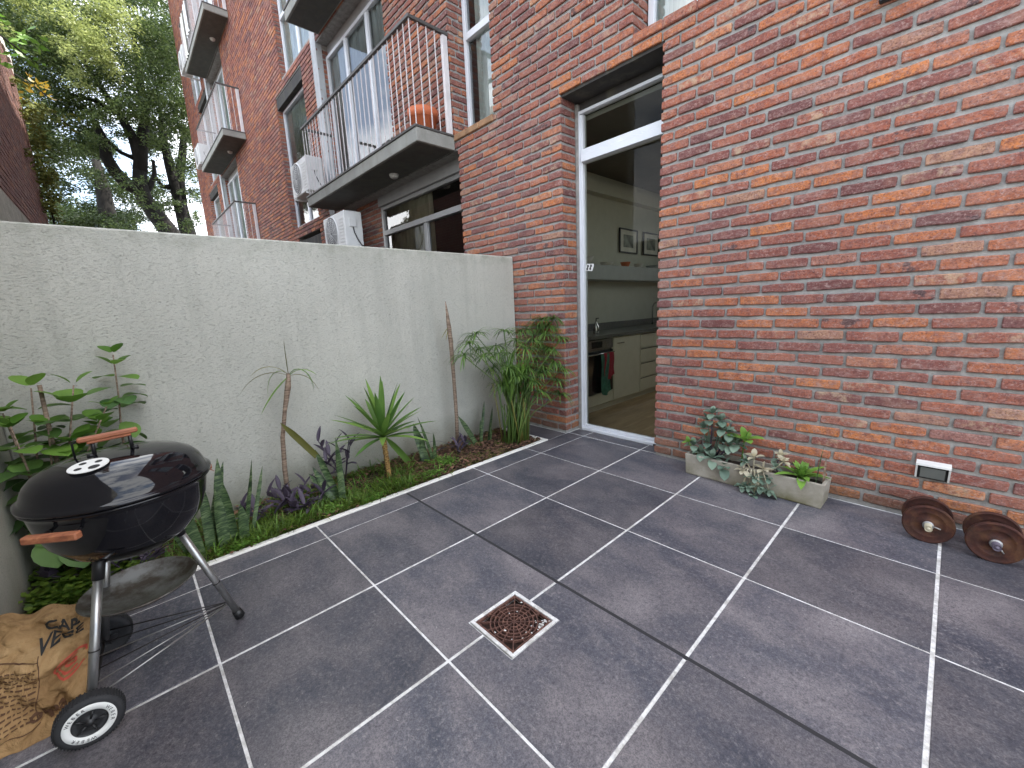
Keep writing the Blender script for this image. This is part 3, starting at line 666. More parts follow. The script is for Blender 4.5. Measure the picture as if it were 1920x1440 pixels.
b=MB(); b.bbox(XC-.018,XC,4.105,4.695,.10,.85); K(b,'cabinet_door','cab_white',cb)
b=MB(); b.bbox(XC+.001,XC+.02,4.16,4.30,.775,.785,.002); K(b,'handle','steel',cb)
dr=thing('drawer_unit','cream drawer unit with four drawers right of the cabinet door','drawers',(XC,5.2,0))
b=MB(); b.bbox(KX+.01,XC-.02,4.705,5.7,.09,.86); K(b,'casing','cab_white',dr)
for i in range(4):
    b=MB(); z=.10+i*.19; b.bbox(XC-.018,XC,4.715,5.69,z,z+.178); d=K(b,'drawer','cab_white',dr); b=MB(); b.bbox(XC-.003,XC+.004,4.72,5.68,z+.168,z+.176,.001); q=b.obj('handle',M['black'],d)
cb2=thing('kitchen_cabinet','cream base cabinets at the far end of the counter','cabinet',(XC,6.4,0))
b=MB(); b.bbox(KX+.01,XC,5.705,7.15,.09,.86); K(b,'casing','cab_white',cb2)
b=MB(); b.bbox(KX+.002,XC-.06,3.3,7.15,.014,.088); tag(b.obj('plinth',M['cab_white']),'cream plinth board under the kitchen cabinets','plinth')
b=MB(); b.bbox(KX+.002,XC+.03,3.30,7.16,.862,.90); b.bbox(KX+.002,KX+.022,3.30,7.16,.901,.99); tag(b.obj('countertop',M['counter']),'dark grey stone kitchen countertop with low upstand','countertop')
b=MB(); b.bbox(KX+.003,KX+.25,3.4,6.9,1.54,1.72); tag(b.obj('wall_shelf',M['shelf_grey']),'long thick grey floating shelf on the kitchen wall','shelf')
for k_,(yy,hh,rr,mt,nm,lb) in enumerate([(4.15,.09,.13,'ceramic','serving_tray','pale tray at the left end of the grey shelf'),(5.1,.07,.07,'terracotta','bowl','terracotta bowl in the middle of the grey shelf'),(5.45,.06,.07,'ceramic','bowl','cream bowl just right of the terracotta bowl'),(5.85,.05,.10,'shelf_grey','dish','wide grey dish at the right end of the visible shelf'),(4.65,.05,.09,'ceramic','dish','low cream dish right of the tray')]):
    b=MB(); b.lathe([(rr*.55,0),(rr*.6,.004),(rr,hh),(rr*.95,hh),(rr*.5,.012),(.001,.01)],(KX+.13,yy,1.7205),20); tag(b.obj(nm,M[mt]),lb,nm.split('_')[-1])
for k_,(yy,lb) in enumerate([(5.36,'black framed print of a dark landscape, left of the two on the kitchen wall'),(6.0,'black framed print of pale figures, right of the two on the kitchen wall')]):
    t=thing('picture',lb,'picture',(KX+.01,yy,2.1)); b=MB()
    w_,h_=.235,.165
    for a in ((-w_,-w_+.018,-h_,h_),(w_-.018,w_,-h_,h_),(-w_+.018,w_-.018,-h_,-h_+.018),(-w_+.018,w_-.018,h_-.018,h_)): b.bbox(0,.022,a[0],a[1],a[2],a[3],.002)
    b.obj('frame',M['black'],t); b=MB(); b.box(.002,.008,-w_+.018,w_-.018,-h_+.018,h_-.018); b.obj('mat_board',M['mat_white'],t)
    b=MB(); b.box(.0085,.0095,-.13,.13,-.085,.085); b.obj('print',M['paper_art'],t)
tp=thing('kitchen_tap','chrome gooseneck kitchen tap on the dark counter','tap',(KX+.12,5.9,.9)); b=MB()
b.tube([(0,0,0),(0,0,.26),(.02,0,.31),(.07,0,.335),(.13,0,.315),(.155,0,.26),(.155,0,.2)],.011,8); b.obj('spout',M['steel'],tp); b=MB(); b.tube([(0,0,.06),(0,.05,.10)],.007); b.obj('lever',M['steel'],tp)
sb_=thing('soap_bottle','small steel pump bottle on the counter above the oven','bottle',(KX+.42,4.0,.9)); b=MB(); b.lathe([(.03,0),(.034,.01),(.034,.09),(.014,.12),(.012,.14)],(0,0,0),16); b.obj('bottle_body',M['steel'],sb_); b=MB(); b.tube([(0,0,.14),(0,0,.18),(.035,0,.18)],.006); b.obj('pump',M['black'],sb_)

# ------------------------------------------------------------------ air conditioners
def ac(x,y,z,label):
    t=thing('air_conditioner',label,'air conditioner',(x,y,z),'white outdoor air conditioner units on the facade')
    w,d,h=.80,.27,.55; b=MB(); b.bbox(0,w,0,d,.02,h,.012)
    for i in range(9): b.bbox(.60,.77,-.006,.001,.08+i*.045,.10+i*.045,.001)
    c=b.obj('casing',M['ac_white'],t)
    b=MB(); b.lathe([(.225,.004),(.232,-.012),(.245,-.014),(.25,.004)],(.30,0,.29),32,'y'); b.obj('fan_ring',M['ac_white'],t)
    b=MB(); b.lathe([(.0,-.001),(.226,-.001)],(.30,0,.29),28,'y'); b.obj('fan_recess',M['ac_dark'],t)
    b=MB()
    for r_ in (.03,.06,.09,.12,.15,.18,.205): b.lathe([(r_-.003,-.012),(r_+.003,-.014),(r_+.003,-.009),(r_-.003,-.012)],(.30,0,.29),24,'y')
    for k_ in range(12):
        a=k_*math.pi/6; b.tube([(.30+.02*math.cos(a),-.012,.29+.02*math.sin(a)),(.30+.22*math.cos(a+.35),-.012,.29+.22*math.sin(a+.35))],.0028,4)
    b.obj('fan_grille',M['ac_white'],t)
    b=MB(); b.bbox(w,w+.02,.07,.17,.33,.45,.004); b.obj('valve_cover',M['ac_white'],t)
    b=MB(); b.tube([(w+.012,.12,.33),(w+.018,.13,.25),(w+.02,.17,.16),(w+.02,.22,.08),(w+.01,.32,.05)],.008,6); b.obj('cable',M['black'],t)
    for s_ in (.1,.7):
        b=MB(); b.bbox(s_-.015,s_+.015,-.01,d+.42,-.015,.018); b.bbox(s_-.015,s_+.015,d+.39,d+.42,-.25,-.016); b.obj('bracket',M['ac_white'],t)
    return t
ac(-4.02,2.50,2.17,'white air conditioner unit under the balcony, just above the grey wall')
ac(-5.32,2.52,3.26,'white air conditioner unit at the left end of the nearest balcony')
ac(-14.1,2.50,5.98,'white air conditioner unit at the far end of the distant middle balcony')
ac(-14.1,2.50,8.62,'white air conditioner unit beside the highest distant balcony')
ft=thing('flower_pot','terracotta flower pot in the corner of the nearest balcony','pot',(-1.36,2.74,3.136)); b=MB()
b.lathe([(.0,0),(.115,0),(.15,.20),(.163,.20),(.168,.29),(.153,.29),(.145,.21),(.13,.2),(0,.2)],(0,0,0),28); b.obj('pot_body',M['terracotta'],ft)
b=MB(); b.lathe([(.0,.235),(.15,.225)],(0,0,0),20); b.obj('potting_soil',M['soil_pot'],ft)
# laundry on the far balcony
for i,(x,zz,hh) in enumerate([(-12.6,9.42,1.0),(-12.0,9.42,.7)]):
    c=MB(); n=10; vs=[(x+.5*a/n,2.455+.02*math.sin(a*1.7),zz-hh*j_) for j_ in (0,1) for a in range(n+1)]; c.add(vs,[(a,a+1,n+2+a,n+1+a) for a in range(n)],True)
    tag(c.obj('hanging_laundry',M['mat_white' if i==0 else 'lamp_white']),('long white cloth' if i==0 else 'short white cloth')+' hung over the highest distant balcony rail','laundry')

# ------------------------------------------------------------------ floor drain
t=thing('floor_drain','rusty square floor drain with round grate pattern set in the dark tiles','drain',(1.834,.896,0)); hw=.126
b=MB()
for (a,b_,c,d) in ((-hw,hw,-hw,-hw+.014),(-hw,hw,hw-.014,hw),(-hw,-hw+.014,-hw+.014,hw-.014),(hw-.014,hw,-hw+.014,hw-.014)): b.bbox(a,b_,c,d,-.03,.0042,.0015)
b.obj('frame',M['grout'],t)
b=MB(); b.box(-hw,hw,-hw,hw,-.05,-.026); b.obj('pit',M['pit'],t)
b=MB(); hg=hw-.016
for (a,b_,c,d) in ((-hg,hg,-hg,-hg+.008),(-hg,hg,hg-.008,hg),(-hg,-hg+.008,-hg+.008,hg-.008),(hg-.008,hg,-hg+.008,hg-.008)): b.bbox(a,b_,c,d,-.012,.001,.001)
for r_ in (.028,.045,.062,.079,.096): b.lathe([(r_-.002,-.010),(r_-.002,.0003),(r_+.002,.0003),(r_+.002,-.010)],(0,0,0),40,smooth=False)
for k_ in range(16):
    a=k_*math.pi/8+.0; lim=hg-.006; r1=min(lim/max(abs(math.cos(a)),1e-6),lim/max(abs(math.sin(a)),1e-6))
    r0_=.0 if k_%2==0 else .030
    m=Matrix.Rotation(a,4,'Z'); q=MB(); q.box(r0_,r1,-.0018,.0018,-.010,.0008 if k_%4==0 else .0)
    b.add([m@Vector(v) for v in q.v],q.f)
b.obj('grate',M['rust_grate'],t)
b=MB()
for i in range(26):
    x=hw-.02-abs(random.gauss(0,.02)) ; yy=U(-.02,.11); 
    if i>18: x,yy=U(-.1,.1),U(-.1,.1)
    s_=U(.003,.008); b.add([(x+s_*math.cos(a+U(-.3,.3))*U(.6,1.2),yy+s_*math.sin(a)*U(.6,1.2),-.004+.006*R()) for a in (0,1,2,3,4.1,5.2)],[(0,1,2,3,4,5)])
b.obj('mortar_crumbs',M['grout'],t)

# ------------------------------------------------------------------ trough planter by the brick wall
tr=thing('trough_planter','long weathered concrete trough planter at the foot of the brick wall','planter',(2.108,2.842,0),rz=-.02)
L2,D2,HH=.412,.088,.155; b=MB()
def frustum(b,l0,d0,l1,d1,z0,z1,flip=False):
    vs=[(-l0,-d0,z0),(l0,-d0,z0),(l0,d0,z0),(-l0,d0,z0),(-l1,-d1,z1),(l1,-d1,z1),(l1,d1,z1),(-l1,d1,z1)]
    fs=[(0,1,5,4),(1,2,6,5),(2,3,7,6),(3,0,4,7)]
    b.add(vs,[f[::-1] for f in fs] if flip else fs); return vs
e=.003; frustum(b,L2-.008,D2-.004,L2,D2,.012,HH-e); frustum(b,L2,D2,L2-e,D2-e,HH-e,HH)
frustum(b,L2-.012,D2-.010,L2-.008,D2-.004,.003,.012)
w=.018; b.add([(-L2+e,-D2+e,HH),(L2-e,-D2+e,HH),(L2-e,D2-e,HH),(-L2+e,D2-e,HH),(-L2+w,-D2+w,HH),(L2-w,-D2+w,HH),(L2-w,D2-w,HH),(-L2+w,D2-w,HH)],[(0,1,5,4),(1,2,6,5),(2,3,7,6),(3,0,4,7)])
frustum(b,L2-w,D2-w,L2-w,D2-w,.05,HH,True); b.obj('trough_body',M['trough'],tr)
b=MB(); n=16; vs=[(-L2+w+(2*L2-2*w)*i/n,-D2+w+(2*D2-2*w)*k_/4,.118+U(-.008,.008)) for k_ in range(5) for i in range(n+1)]
b.add(vs,[(k_*(n+1)+i,k_*(n+1)+i+1,(k_+1)*(n+1)+i+1,(k_+1)*(n+1)+i) for k_ in range(4) for i in range(n)],True); b.obj('potting_soil',M['soil_pot'],tr)
TX=lambda dx,dy=0,z=.118: (2.108+dx,2.842+dy-dx*.02,z)
def lobj(mb,mat,par,name='leaf'): return mb.obj(name,M[mat],par)
def rosette(par,c,dirv,n,L,w,mat,name='leaf',shape='oval',spread=(.3,1.2),droop=.5,fold=.3,join=False):
    J=MB()
    dirv=Vector(dirv).normalized(); x=dirv.orthogonal().normalized(); y=dirv.cross(x)
    for i in range(n):
        a=i*2.4+U(-.2,.2); t=i/max(1,n-1); el=spread[0]+(spread[1]-spread[0])*t
        d=dirv*math.cos(el)+(x*math.cos(a)+y*math.sin(a))*math.sin(el)
        m=J if join else MB(); l=L*(.55+.45*t)*U(.85,1.15)
        m.leaf(Vector(c)+d*.004,d,l,w*l/L,droop,fold,5,shape)
        if not join: lobj(m,mat,par,name)
    if join: return lobj(J,mat,par,name)
def stem_plant(name,label,cat,base,paths,leaf,stemmat='succulent',grp=None):
    t=thing(name,label,cat,base,grp)
    for pth,r_ in paths:
        b=MB(); b.tube(pth,[r_*(1-.5*i/(len(pth)-1)) for i in range(len(pth))],6); b.obj('stem',M[stemmat],t)
    return t
# fuzzy grey-green kalanchoe/plectranthus clump at the left end
t=thing('succulent_plant','bushy grey-green succulent with purple lower leaves at the left end of the trough','plant',TX(-.27))
for k_,(dx,dy,dz) in enumerate([(0,0,.27),(-.03,.02,.22),(.04,.02,.23),(.09,.01,.17),(-.05,.01,.17),(.06,0,.19),(.11,-.02,.11),(-.09,-.02,.07),(.03,-.05,.03),(.10,-.06,.0),(-.02,.02,.09),(.06,.02,.1),(-.04,-.03,.04),(.14,0,.12)]):
    b=MB(); b.tube([(0+dx*.2,0,-.01),(dx*.7,dy,dz*.6),(dx,dy,dz)],[.005,.004,.003],6); b.obj('stem',M['purple' if k_%3==0 else 'succulent'],t)
    rosette(t,(dx,dy,dz),(dx*.6,dy-.02,.12),8,.072,.046,'succulent',spread=(.15,1.5),droop=.6,fold=.25)
for k_ in range(12): 
    b=MB(); a=U(0,6.28); b.leaf((U(-.08,.08),U(-.04,.03),U(.01,.06)),(math.cos(a),math.sin(a),U(-.1,.5)),.045,.028,.6,.3,4,'oval'); b.obj('leaf',M['purple'],t)
t=thing('succulent_plant','small bright green rosette on a thin stem at the trough\'s left corner','plant',TX(-.37,-.02))
b=MB(); b.tube([(.03,0,-.01),(.0,-.02,.05),(-.03,-.03,.09)],.003,6); b.obj('stem',M['succ_green'],t); rosette(t,(-.03,-.03,.09),(-.3,-.3,1),7,.045,.026,'succ_green',spread=(.2,1.4))
t=thing('succulent_plant','yellow-edged light green leafy cutting standing in the middle of the trough','plant',TX(-.07,.01))
b=MB(); b.tube([(0,0,-.01),(.005,0,.08),(.01,0,.15)],.004,6); b.obj('stem',M['succ_green'],t)
for a,el,mat,l in ((2.6,.3,'clover',.075),(.3,.35,'clover',.07),(3.4,1.2,'succ_green',.10),(.1,1.15,'succ_green',.10),(4.7,1.0,'succ_green',.085),(1.5,1.0,'succ_green',.075),(5.4,1.3,'succ_green',.08)):
    b=MB(); b.leaf((.01,0,.15),(math.cos(a)*math.sin(el),math.sin(a)*math.sin(el),math.cos(el)),l,l*.62,.5,.25,6,'oval'); b.obj('leaf',M[mat],t)
t=thing('succulent_plant','variegated cream and grey trailing succulent spilling over the front of the trough','plant',TX(.03,-.05))
for k_,(dx,dy,dz) in enumerate([(0,-.02,.09),(-.03,-.03,.06),(.05,-.03,.04),(.1,.0,.05),(-.04,-.05,.02),(.02,-.06,.0),(.05,-.07,-.04),(0,-.07,-.05),(.09,-.06,-.05),(.03,-.08,-.09),(-.03,-.07,-.06),(.07,-.03,.0),(.13,0,.09)]):
    b=MB(); b.tube([(0,0,-.01),(dx*.6,dy*.7,.03),(dx,dy,dz)],[.004,.004,.003],6); b.obj('stem',M['cream_leaf'],t)
    rosette(t,(dx,dy,dz),(dx*.6,dy*1.2-.03,.05+dz*.4),7,.050,.033,'succulent' if k_ in(5,6,7,8,10) else ('cream_leaf' if k_%2==0 else 'succulent'),spread=(.2,1.5),droop=.6,fold=.2)
for k_ in range(8):
    b=MB(); b.leaf((U(-.03,.06),-.06,U(-.06,.03)),(U(-.4,.4),-.5,-1),.05,.010,.2,.2,4); b.obj('leaf',M['cream_leaf'],t)
t=thing('succulent_plant','small cream-flowered sprig right of the trailing succulent in the trough','plant',TX(.16,.0))
b=MB(); b.tube([(0,0,-.01),(-.02,0,.05),(.0,0,.105)],.003,6); b.obj('stem',M['purple'],t); rosette(t,(0,0,.105),(0,-.2,1),9,.045,.028,'cream_leaf',spread=(.2,1.4)); rosette(t,(.0,0,.09),(0,-.2,1),5,.042,.024,'succulent',spread=(.9,1.5))
t=thing('succulent_plant','bright green pointed rosette plant near the right end of the trough','plant',TX(.28,-.01))
rosette(t,(0,0,.02),(0,-.1,1),22,.13,.042,'succ_green',shape='lance',spread=(.15,1.35),droop=.7,fold=.25)
t=thing('succulent_plant','two thin dark upright spear leaves at the right end of the trough','plant',TX(.355,.0))
b=MB(); b.leaf((0,0,-.01),(.08,0,1),.21,.02,.0,.4,6,'sword'); b.obj('leaf',M['snake'],t); b=MB(); b.leaf((.03,0,-.01),(.0,0,1),.16,.010,.0,.4,6,'sword'); b.obj('leaf',M['stem_bark'],t)

for o_ in [x for x in COL.objects if x.parent is None and x.name.startswith('succulent_plant')]: o_.scale=(1.2,1.2,1.25)
# ------------------------------------------------------------------ dumbbells
def dumbbell(x,y,label,front):
    t=thing('dumbbell',label,'dumbbell',(x,y,.096),'rusty dumbbells on the floor')
    for yy in (-.062,.062):
        s_=1 if yy>0 else -1
        prof=[(.013,-.011*1),(.024,-.011),(.027,-.006),(.056,-.004),(.060,-.008),(.066,-.009),(.082,-.006),(.088,-.010),(.093,-.011),(.096,-.007),(.096,.007),(.093,.011),(.088,.010),(.082,.006),(.027,.005),(.024,.011),(.013,.011)]
        b=MB(); b.lathe(prof,(0,yy,0),44,'y'); b.obj('weight_plate',M['rust'],t)
    b=MB(); b.lathe([(.0,-.125),(.006,-.125),(.0065,-.118),(.0135,-.118),(.0145,-.122),(.0145,.118),(.0,.12)],(0,0,0),20,'y'); b.obj('bar',M[front],t)
    b=MB(); b.lathe([(.012,-.082),(.021,-.082),(.021,-.074),(.012,-.074)],(0,0,0),20,'y'); b.lathe([(.012,.074),(.021,.074),(.021,.082),(.012,.082)],(0,0,0),20,'y'); b.tube([(.018,-.078,0),(.045,-.082,-.006)],.003,6); b.obj('collar',M['wire'],t)
    return t
q=dumbbell(2.944,2.765,'rusty dumbbell with cream bar end, under the step light','bar_cream'); q.rotation_euler=(0,0,.07)
q=dumbbell(3.165,2.745,'rusty dumbbell with purple bar end, rightmost on the floor','bar_purple'); q.rotation_euler=(0,.8,.05)
# ------------------------------------------------------------------ lights on the wall
t=thing('wall_light','small white step light with frosted lens low on the brick wall','wall light',(2.938,FY,.297)); b=MB()
b.add([(-.066,0,.048),(.066,0,.048),(.066,-.052,.040),(-.066,-.052,.040),(-.066,0,.034),(.066,0,.034),(.066,-.052,.030),(-.066,-.052,.030)],[(0,1,2,3)[::-1],(4,5,6,7),(3,2,6,7)[::-1],(0,3,7,4)[::-1],(1,5,6,2)[::-1],(0,4,5,1)[::-1]])
for s_ in (-1,1):
    x0,x1=(s_*.066,s_*.058); xa,xb=min(x0,x1),max(x0,x1)
    b.add([(xa,0,.034),(xb,0,.034),(xb,-.050,.030),(xa,-.050,.030),(xa,0,-.052),(xb,0,-.052),(xb,-.014,-.050),(xa,-.014,-.050)],[(0,1,2,3),(4,7,6,5),(3,2,6,7),(0,3,7,4),(1,5,6,2),(0,4,5,1)])
b.obj('housing',M['lamp_white'],t)
b=MB(); b.add([(-.057,-.04,.029),(.057,-.04,.029),(.057,-.010,-.050),(-.057,-.010,-.050)],[(3,2,1,0)]); b.obj('bezel',M['tab_black'],t)
b=MB(); b.add([(-.047,-.038,.020),(.047,-.038,.020),(.047,-.014,-.042),(-.047,-.014,-.042)],[(3,2,1,0)]); 
b.v=[(x,y-.003,z) for x,y,z in b.v]; b.obj('lens',M['lamp_lens'],t)
t=thing('wall_lantern','black wall lantern cut off by the top edge of the photo','wall light',(2.56,FY,2.80))
b=MB(); b.bbox(-.055,.055,-.03,-.0,-.13,.1,.004); b.obj('back_plate',M['black'],t); b=MB(); b.bbox(-.04,.04,-.11,-.031,-.12,.09,.006); b.obj('lamp_body',M['black'],t); b=MB(); b.lathe([(0,-.004),(.02,0),(.022,.01)],(0,-.07,-.125),14); b.obj('lens',M['lamp_lens'],t)

# ------------------------------------------------------------------ kettle grill
G=Vector((1.05,-.15,0)); RZ=.715; RR=.235
gr=thing('kettle_grill','black enamel kettle barbecue on three aluminium legs with wheels','grill',(G.x,G.y,0))
b=MB(); prof=[(0.001,.478),(.06,.482),(.115,.498),(.165,.535),(.200,.585),(.219,.64),(.227,.690),(.230,.705),(.240,.708),(.242,.713),(.238,.716),(.222,.715),(.21,.66)]
b.lathe(prof,(0,0,0),72); b.obj('bowl',M['enamel'],gr)
b=MB(); prof=[(.238,.7185),(.244,.720),(.245,.727),(.238,.731),(.231,.735),(.227,.752),(.217,.775),(.198,.797),(.165,.815),(.12,.826),(.07,.832),(.03,.834),(.001,.8345)]
b.lathe(prof,(0,0,0),72); lid=b.obj('lid',M['enamel'],gr)
# vent disc on the lid
def lid_z(r):
    P=[(.231,.735),(.227,.752),(.217,.775),(.198,.797),(.165,.815),(.12,.826),(.07,.832),(.03,.834),(0,.8345)]
    for (a,za),(c,zc) in zip(P[:-1],P[1:]):
        if c<=r<=a: return za+(zc-za)*(a-r)/(a-c)
    return .74
va=Vector((math.cos(-.5),math.sin(-.5))); vc=va*.125
b=MB(); n=36; tilt=Matrix.Translation((vc.x,vc.y,lid_z(.125)+.003))@Matrix.Rotation(.16,4,Vector((-va.y,va.x,0)))
ring=[]; 
outer=[(.047*math.cos(2*math.pi*i/n),.047*math.sin(2*math.pi*i/n)) for i in range(n)]
b.prism(outer,0,.0022,tilt); b.obj('vent_disc',M['hub_white'],gr)
b=MB()
for k_ in range(4):
    a=k_*math.pi/2+.5; c=(.026*math.cos(a),.026*math.sin(a)); b.prism([(c[0]+.009*math.cos(2*math.pi*i/14)*(1 if k_ else 1.5),c[1]+.009*math.sin(2*math.pi*i/14)*(1 if k_ else 1.5)) for i in range(14)],.0024,.003,tilt)
b.obj('vent_hole',M['ink'],gr)
# lid handle
b=MB(); b.bbox(-.011,.011,-.076,.070,.0,.016,.004); b.bbox(-.009,.009,-.056,.052,-.009,-.0002,.003); h=b.obj('lid_handle',M['wood'],gr); h.location=(.0,-.005,.884); h.rotation_euler=(.03,0,.03)
for yy in (-.048,.042):
    b=MB(); b.tube([(0,yy,.882),(0,yy,.86),(0,yy*1.02,lid_z(abs(yy)))],.0055,8); b.tube([(0,yy,lid_z(abs(yy))+.001),(0,yy*1.4,lid_z(abs(yy)*1.4)+.003)],.006,6); b.obj('handle_bracket',M['black'],gr)
b=MB(); b.tube([(-.02,-.095,.828),(-.02,-.095,.877),(-.015,-.082,.886),(-.01,-.06,.882)],.003,6); b.obj('heat_shield',M['black'],gr)
# wooden side handles
for ang in (-36,128):
    a=math.radians(ang); rd_=Vector((math.cos(a),math.sin(a),0)); tg=Vector((-math.sin(a),math.cos(a),0))
    b=MB(); b.bbox(-.011,.013,-.070,.070,-.011,.011,.004); o=b.obj('side_handle',M['wood'],gr); o.location=rd_*.262+Vector((0,0,.672)); o.rotation_euler=(0,0,a)
    for q_ in (-.04,.04):
        b=MB(); b.tube([rd_*.212+tg*q_+Vector((0,0,.672)),rd_*.256+tg*q_+Vector((0,0,.672))],.005,6); b.obj('handle_bracket',M['black'],gr)
# legs
W1=Vector((1.222,-.325,.078))-G; W2=Vector((.842,-.300,.078))-G; F3=Vector((.978,.105,.012))-G
def leg(top,foot,sock):
    d=(foot-top); b=MB(); b.tube([top+d*sock,foot],[.0125,.0125],16); b.obj('leg',M['leg_alu'],gr)
    b=MB(); b.tube([top,top+d*sock],[.0165,.0155],14); b.obj('leg_socket',M['black'],gr)
    b=MB(); c=top+d*.62; b.tube([c,c+d.normalized()*.004],.0138,14); b.obj('leg_ring',M['wire_dark'],gr)
leg(Vector((.075,-.085,.53)),W1,.17); leg(Vector((-.095,-.07,.545)),W2,.17); leg(Vector((-.01,.10,.545)),F3,.14)
b=MB(); d=(F3-Vector((-.01,.10,.545))).normalized(); b.tube([F3-d*.035,F3-d*.0+Vector((0,0,-.0))],[.0165,.019],14); b.obj('foot_cap',M['black'],gr)
def wheel(c,s_,white):
    w=MB(); w.lathe([(.030,-.017),(.055,-.019),(.060,-.023),(.070,-.022),(.0765,-.016),(.078,-.008),(.078,.008),(.0765,.016),(.070,.022),(.060,.023),(.055,.019),(.030,.017)],(0,0,0),56,'x')
    for i in range(56):
        a=2*math.pi*i/56; m=Matrix.Rotation(a,4,'X'); q=MB(); q.box(-.017,.017,-.0016,.0016,.076,.0795); w.add([m@Vector(v) for v in q.v],q.f)
    t_=w.obj('wheel',M['tyre'],gr); t_.location=c
    h=MB(); h.lathe([(.0,s_*.026),(.008,s_*.026),(.010,s_*.020),(.034,s_*.016),(.040,s_*.0195)],(0,0,0),36,'x'); o=h.obj('hub',M['black'],t_)
    for i in range(5):
        a=i*1.2566; q=MB(); q.tube([(s_*.019,.012*math.cos(a),.012*math.sin(a)),(s_*.020,.036*math.cos(a),.036*math.sin(a))],.0035,5); q.obj('spoke',M['black'],t_)
    if white:
        h=MB(); h.lathe([(.0405,s_*.0205),(.042,s_*.0245),(.058,s_*.0245),(.0595,s_*.022)],(0,0,0),56,'x'); h.obj('white_ring',M['hub_white'],t_)
        letters="WEBER"
        for rep in range(3):
            for k_,chh in enumerate(letters):
                a=math.radians(120*rep+20-13*k_+ 10); cu=D.curves.new('ring_letter','FONT'); cu.body=chh; cu.size=.0125; cu.extrude=.0003; cu.align_x='CENTER'; cu.align_y='CENTER'
                o=D.objects.new('ring_letter',cu); COL.objects.link(o); dg=bpy.context.evaluated_depsgraph_get(); me=D.meshes.new_from_object(o.evaluated_get(dg)); D.objects.remove(o); D.curves.remove(cu)
                o=D.objects.new('ring_letter',me); COL.objects.link(o); me.materials.append(M['ink']); o.parent=t_
                # text plane -> facing +x, upright along radial direction
                rad=Vector((0,math.cos(a),math.sin(a))); tan=Vector((0,math.sin(a),-math.cos(a)))
                if s_<0: tan=-tan
                o.matrix_local=Matrix(((tan.x,rad.x,s_,s_*.0250),(tan.y,rad.y,0,rad.y*.050),(tan.z,rad.z,0,rad.z*.050),(0,0,0,1)))
    return t_
wheel(W1+Vector((.031,0,0)),1,True); wheel(W2-Vector((.031,0,0)),1,False)
b=MB(); b.tube([W1+Vector((.045,0,0)),W2-Vector((.02,0,0))],.0045,8); b.obj('axle',M['wire_dark'],gr)
# ash catcher dish
b=MB(); b.lathe([(0.001,.300),(.09,.302),(.145,.318),(.160,.330),(.1635,.331),(.165,.327),(.146,.313),(.09,.297),(0.001,.295)],(-.045,-.015,-.005),56); b.obj('ash_catcher',M['ash_alu'],gr)
# wire rack between the legs
wf=F3+Vector((.01,-.03,.085)); 
for i in range(6):
    tt=i/5; e_=W1*(1-tt)+W2*tt+Vector((-.02,0,.02)); b=MB(); b.tube([wf+Vector((.012*(1-2*tt),-.01,0)),e_],.0022 if i else .003,6); b.obj('rack_wire',M['wire_dark' if i in(4,5,2) else 'wire'],gr)

# ------------------------------------------------------------------ charcoal bag
bgt=thing('charcoal_bag','crumpled brown paper charcoal bag leaning beside the grill','bag',(1.0,-.46,0))
n,mm=56,60; y0_,y1_=-.568,-.33
from mathutils import noise as mnoise
def bagpt(u,v,side):
    # u 0..1 along y, v 0..1 up; side +1 front (+x) -1 back
    yy=y0_+(y1_-y0_)*u+.035*(v-.3)
    base=1.150-.21*v-.03*math.sin(math.pi*v)*u
    belly=.062*math.sin(math.pi*min(1,max(0,u)))**.6*(math.sin(math.pi*(.16+.74*v))**.7)
    zz=.275*v-.018*math.sin(u*3)*v+.012*math.sin(u*14)*max(0,v-.8)*5
    p_=Vector((u*2.2,v*3.1,side*.5)); rd=0
    for f_,a_ in ((1.3,.030),(2.9,.013),(5.7,.005)): rd+=a_*(abs(mnoise.noise(p_*f_+Vector((3,7,f_))))*2-.5)
    diag=abs(math.sin(u*3.3+v*4.6+.4)); rd-=.020*(1-diag)**4; diag=abs(math.sin(u*4.1-v*6.2+1.9)); rd-=.016*(1-diag)**4
    lean=-.085*(1-u)*v
    x=base-.07+side*(belly+.004)+rd*min(1,6*v+.25)*(1 if side>0 else .3)+lean+(.02 if side>0 else 0)
    bot=(1-v)**3; yy+=-.05*bot*(.5-u)+.012*mnoise.noise(Vector((v*5,u*2,4)))
    return (x-1.0,yy+.46,max(.003,zz))
for side in (1,-1):
    b=MB(); vs=[bagpt(i/n,k_/mm,side) for k_ in range(mm+1) for i in range(n+1)]
    fs=[(k_*(n+1)+i,k_*(n+1)+i+1,(k_+1)*(n+1)+i+1,(k_+1)*(n+1)+i) for k_ in range(mm) for i in range(n)]
    if side<0: fs=[f[::-1] for f in fs]
    b.add(vs,fs,True)
    if side>0:
        ed=[[bagpt(0,k_/mm,s2) for k_ in range(mm+1)] for s2 in (1,-1)]
        for uu in (0,1):
            A=[bagpt(uu,k_/mm,1) for k_ in range(mm+1)]; B=[bagpt(uu,k_/mm,-1) for k_ in range(mm+1)]; m_=mm+1
            b.add(A+B,[(k_,k_+1,m_+k_+1,m_+k_) for k_ in range(mm)],True)
        b.add([bagpt(i/n,0,1) for i in range(n+1)]+[bagpt(i/n,0,-1) for i in range(n+1)],[(i,i+1,n+2+i,n+1+i) for i in range(n)])
    b.obj('bag_front' if side>0 else 'bag_back',M['paper'],bgt)
b=MB(); A=[bagpt(i/n,1,1) for i in range(n+1)]; B_=[bagpt(i/n,1,-1) for i in range(n+1)]
b.add(A+B_,[(i,i+1,n+2+i,n+1+i) for i in range(n)],True); b.obj('bag_fold',M['paper'],bgt)
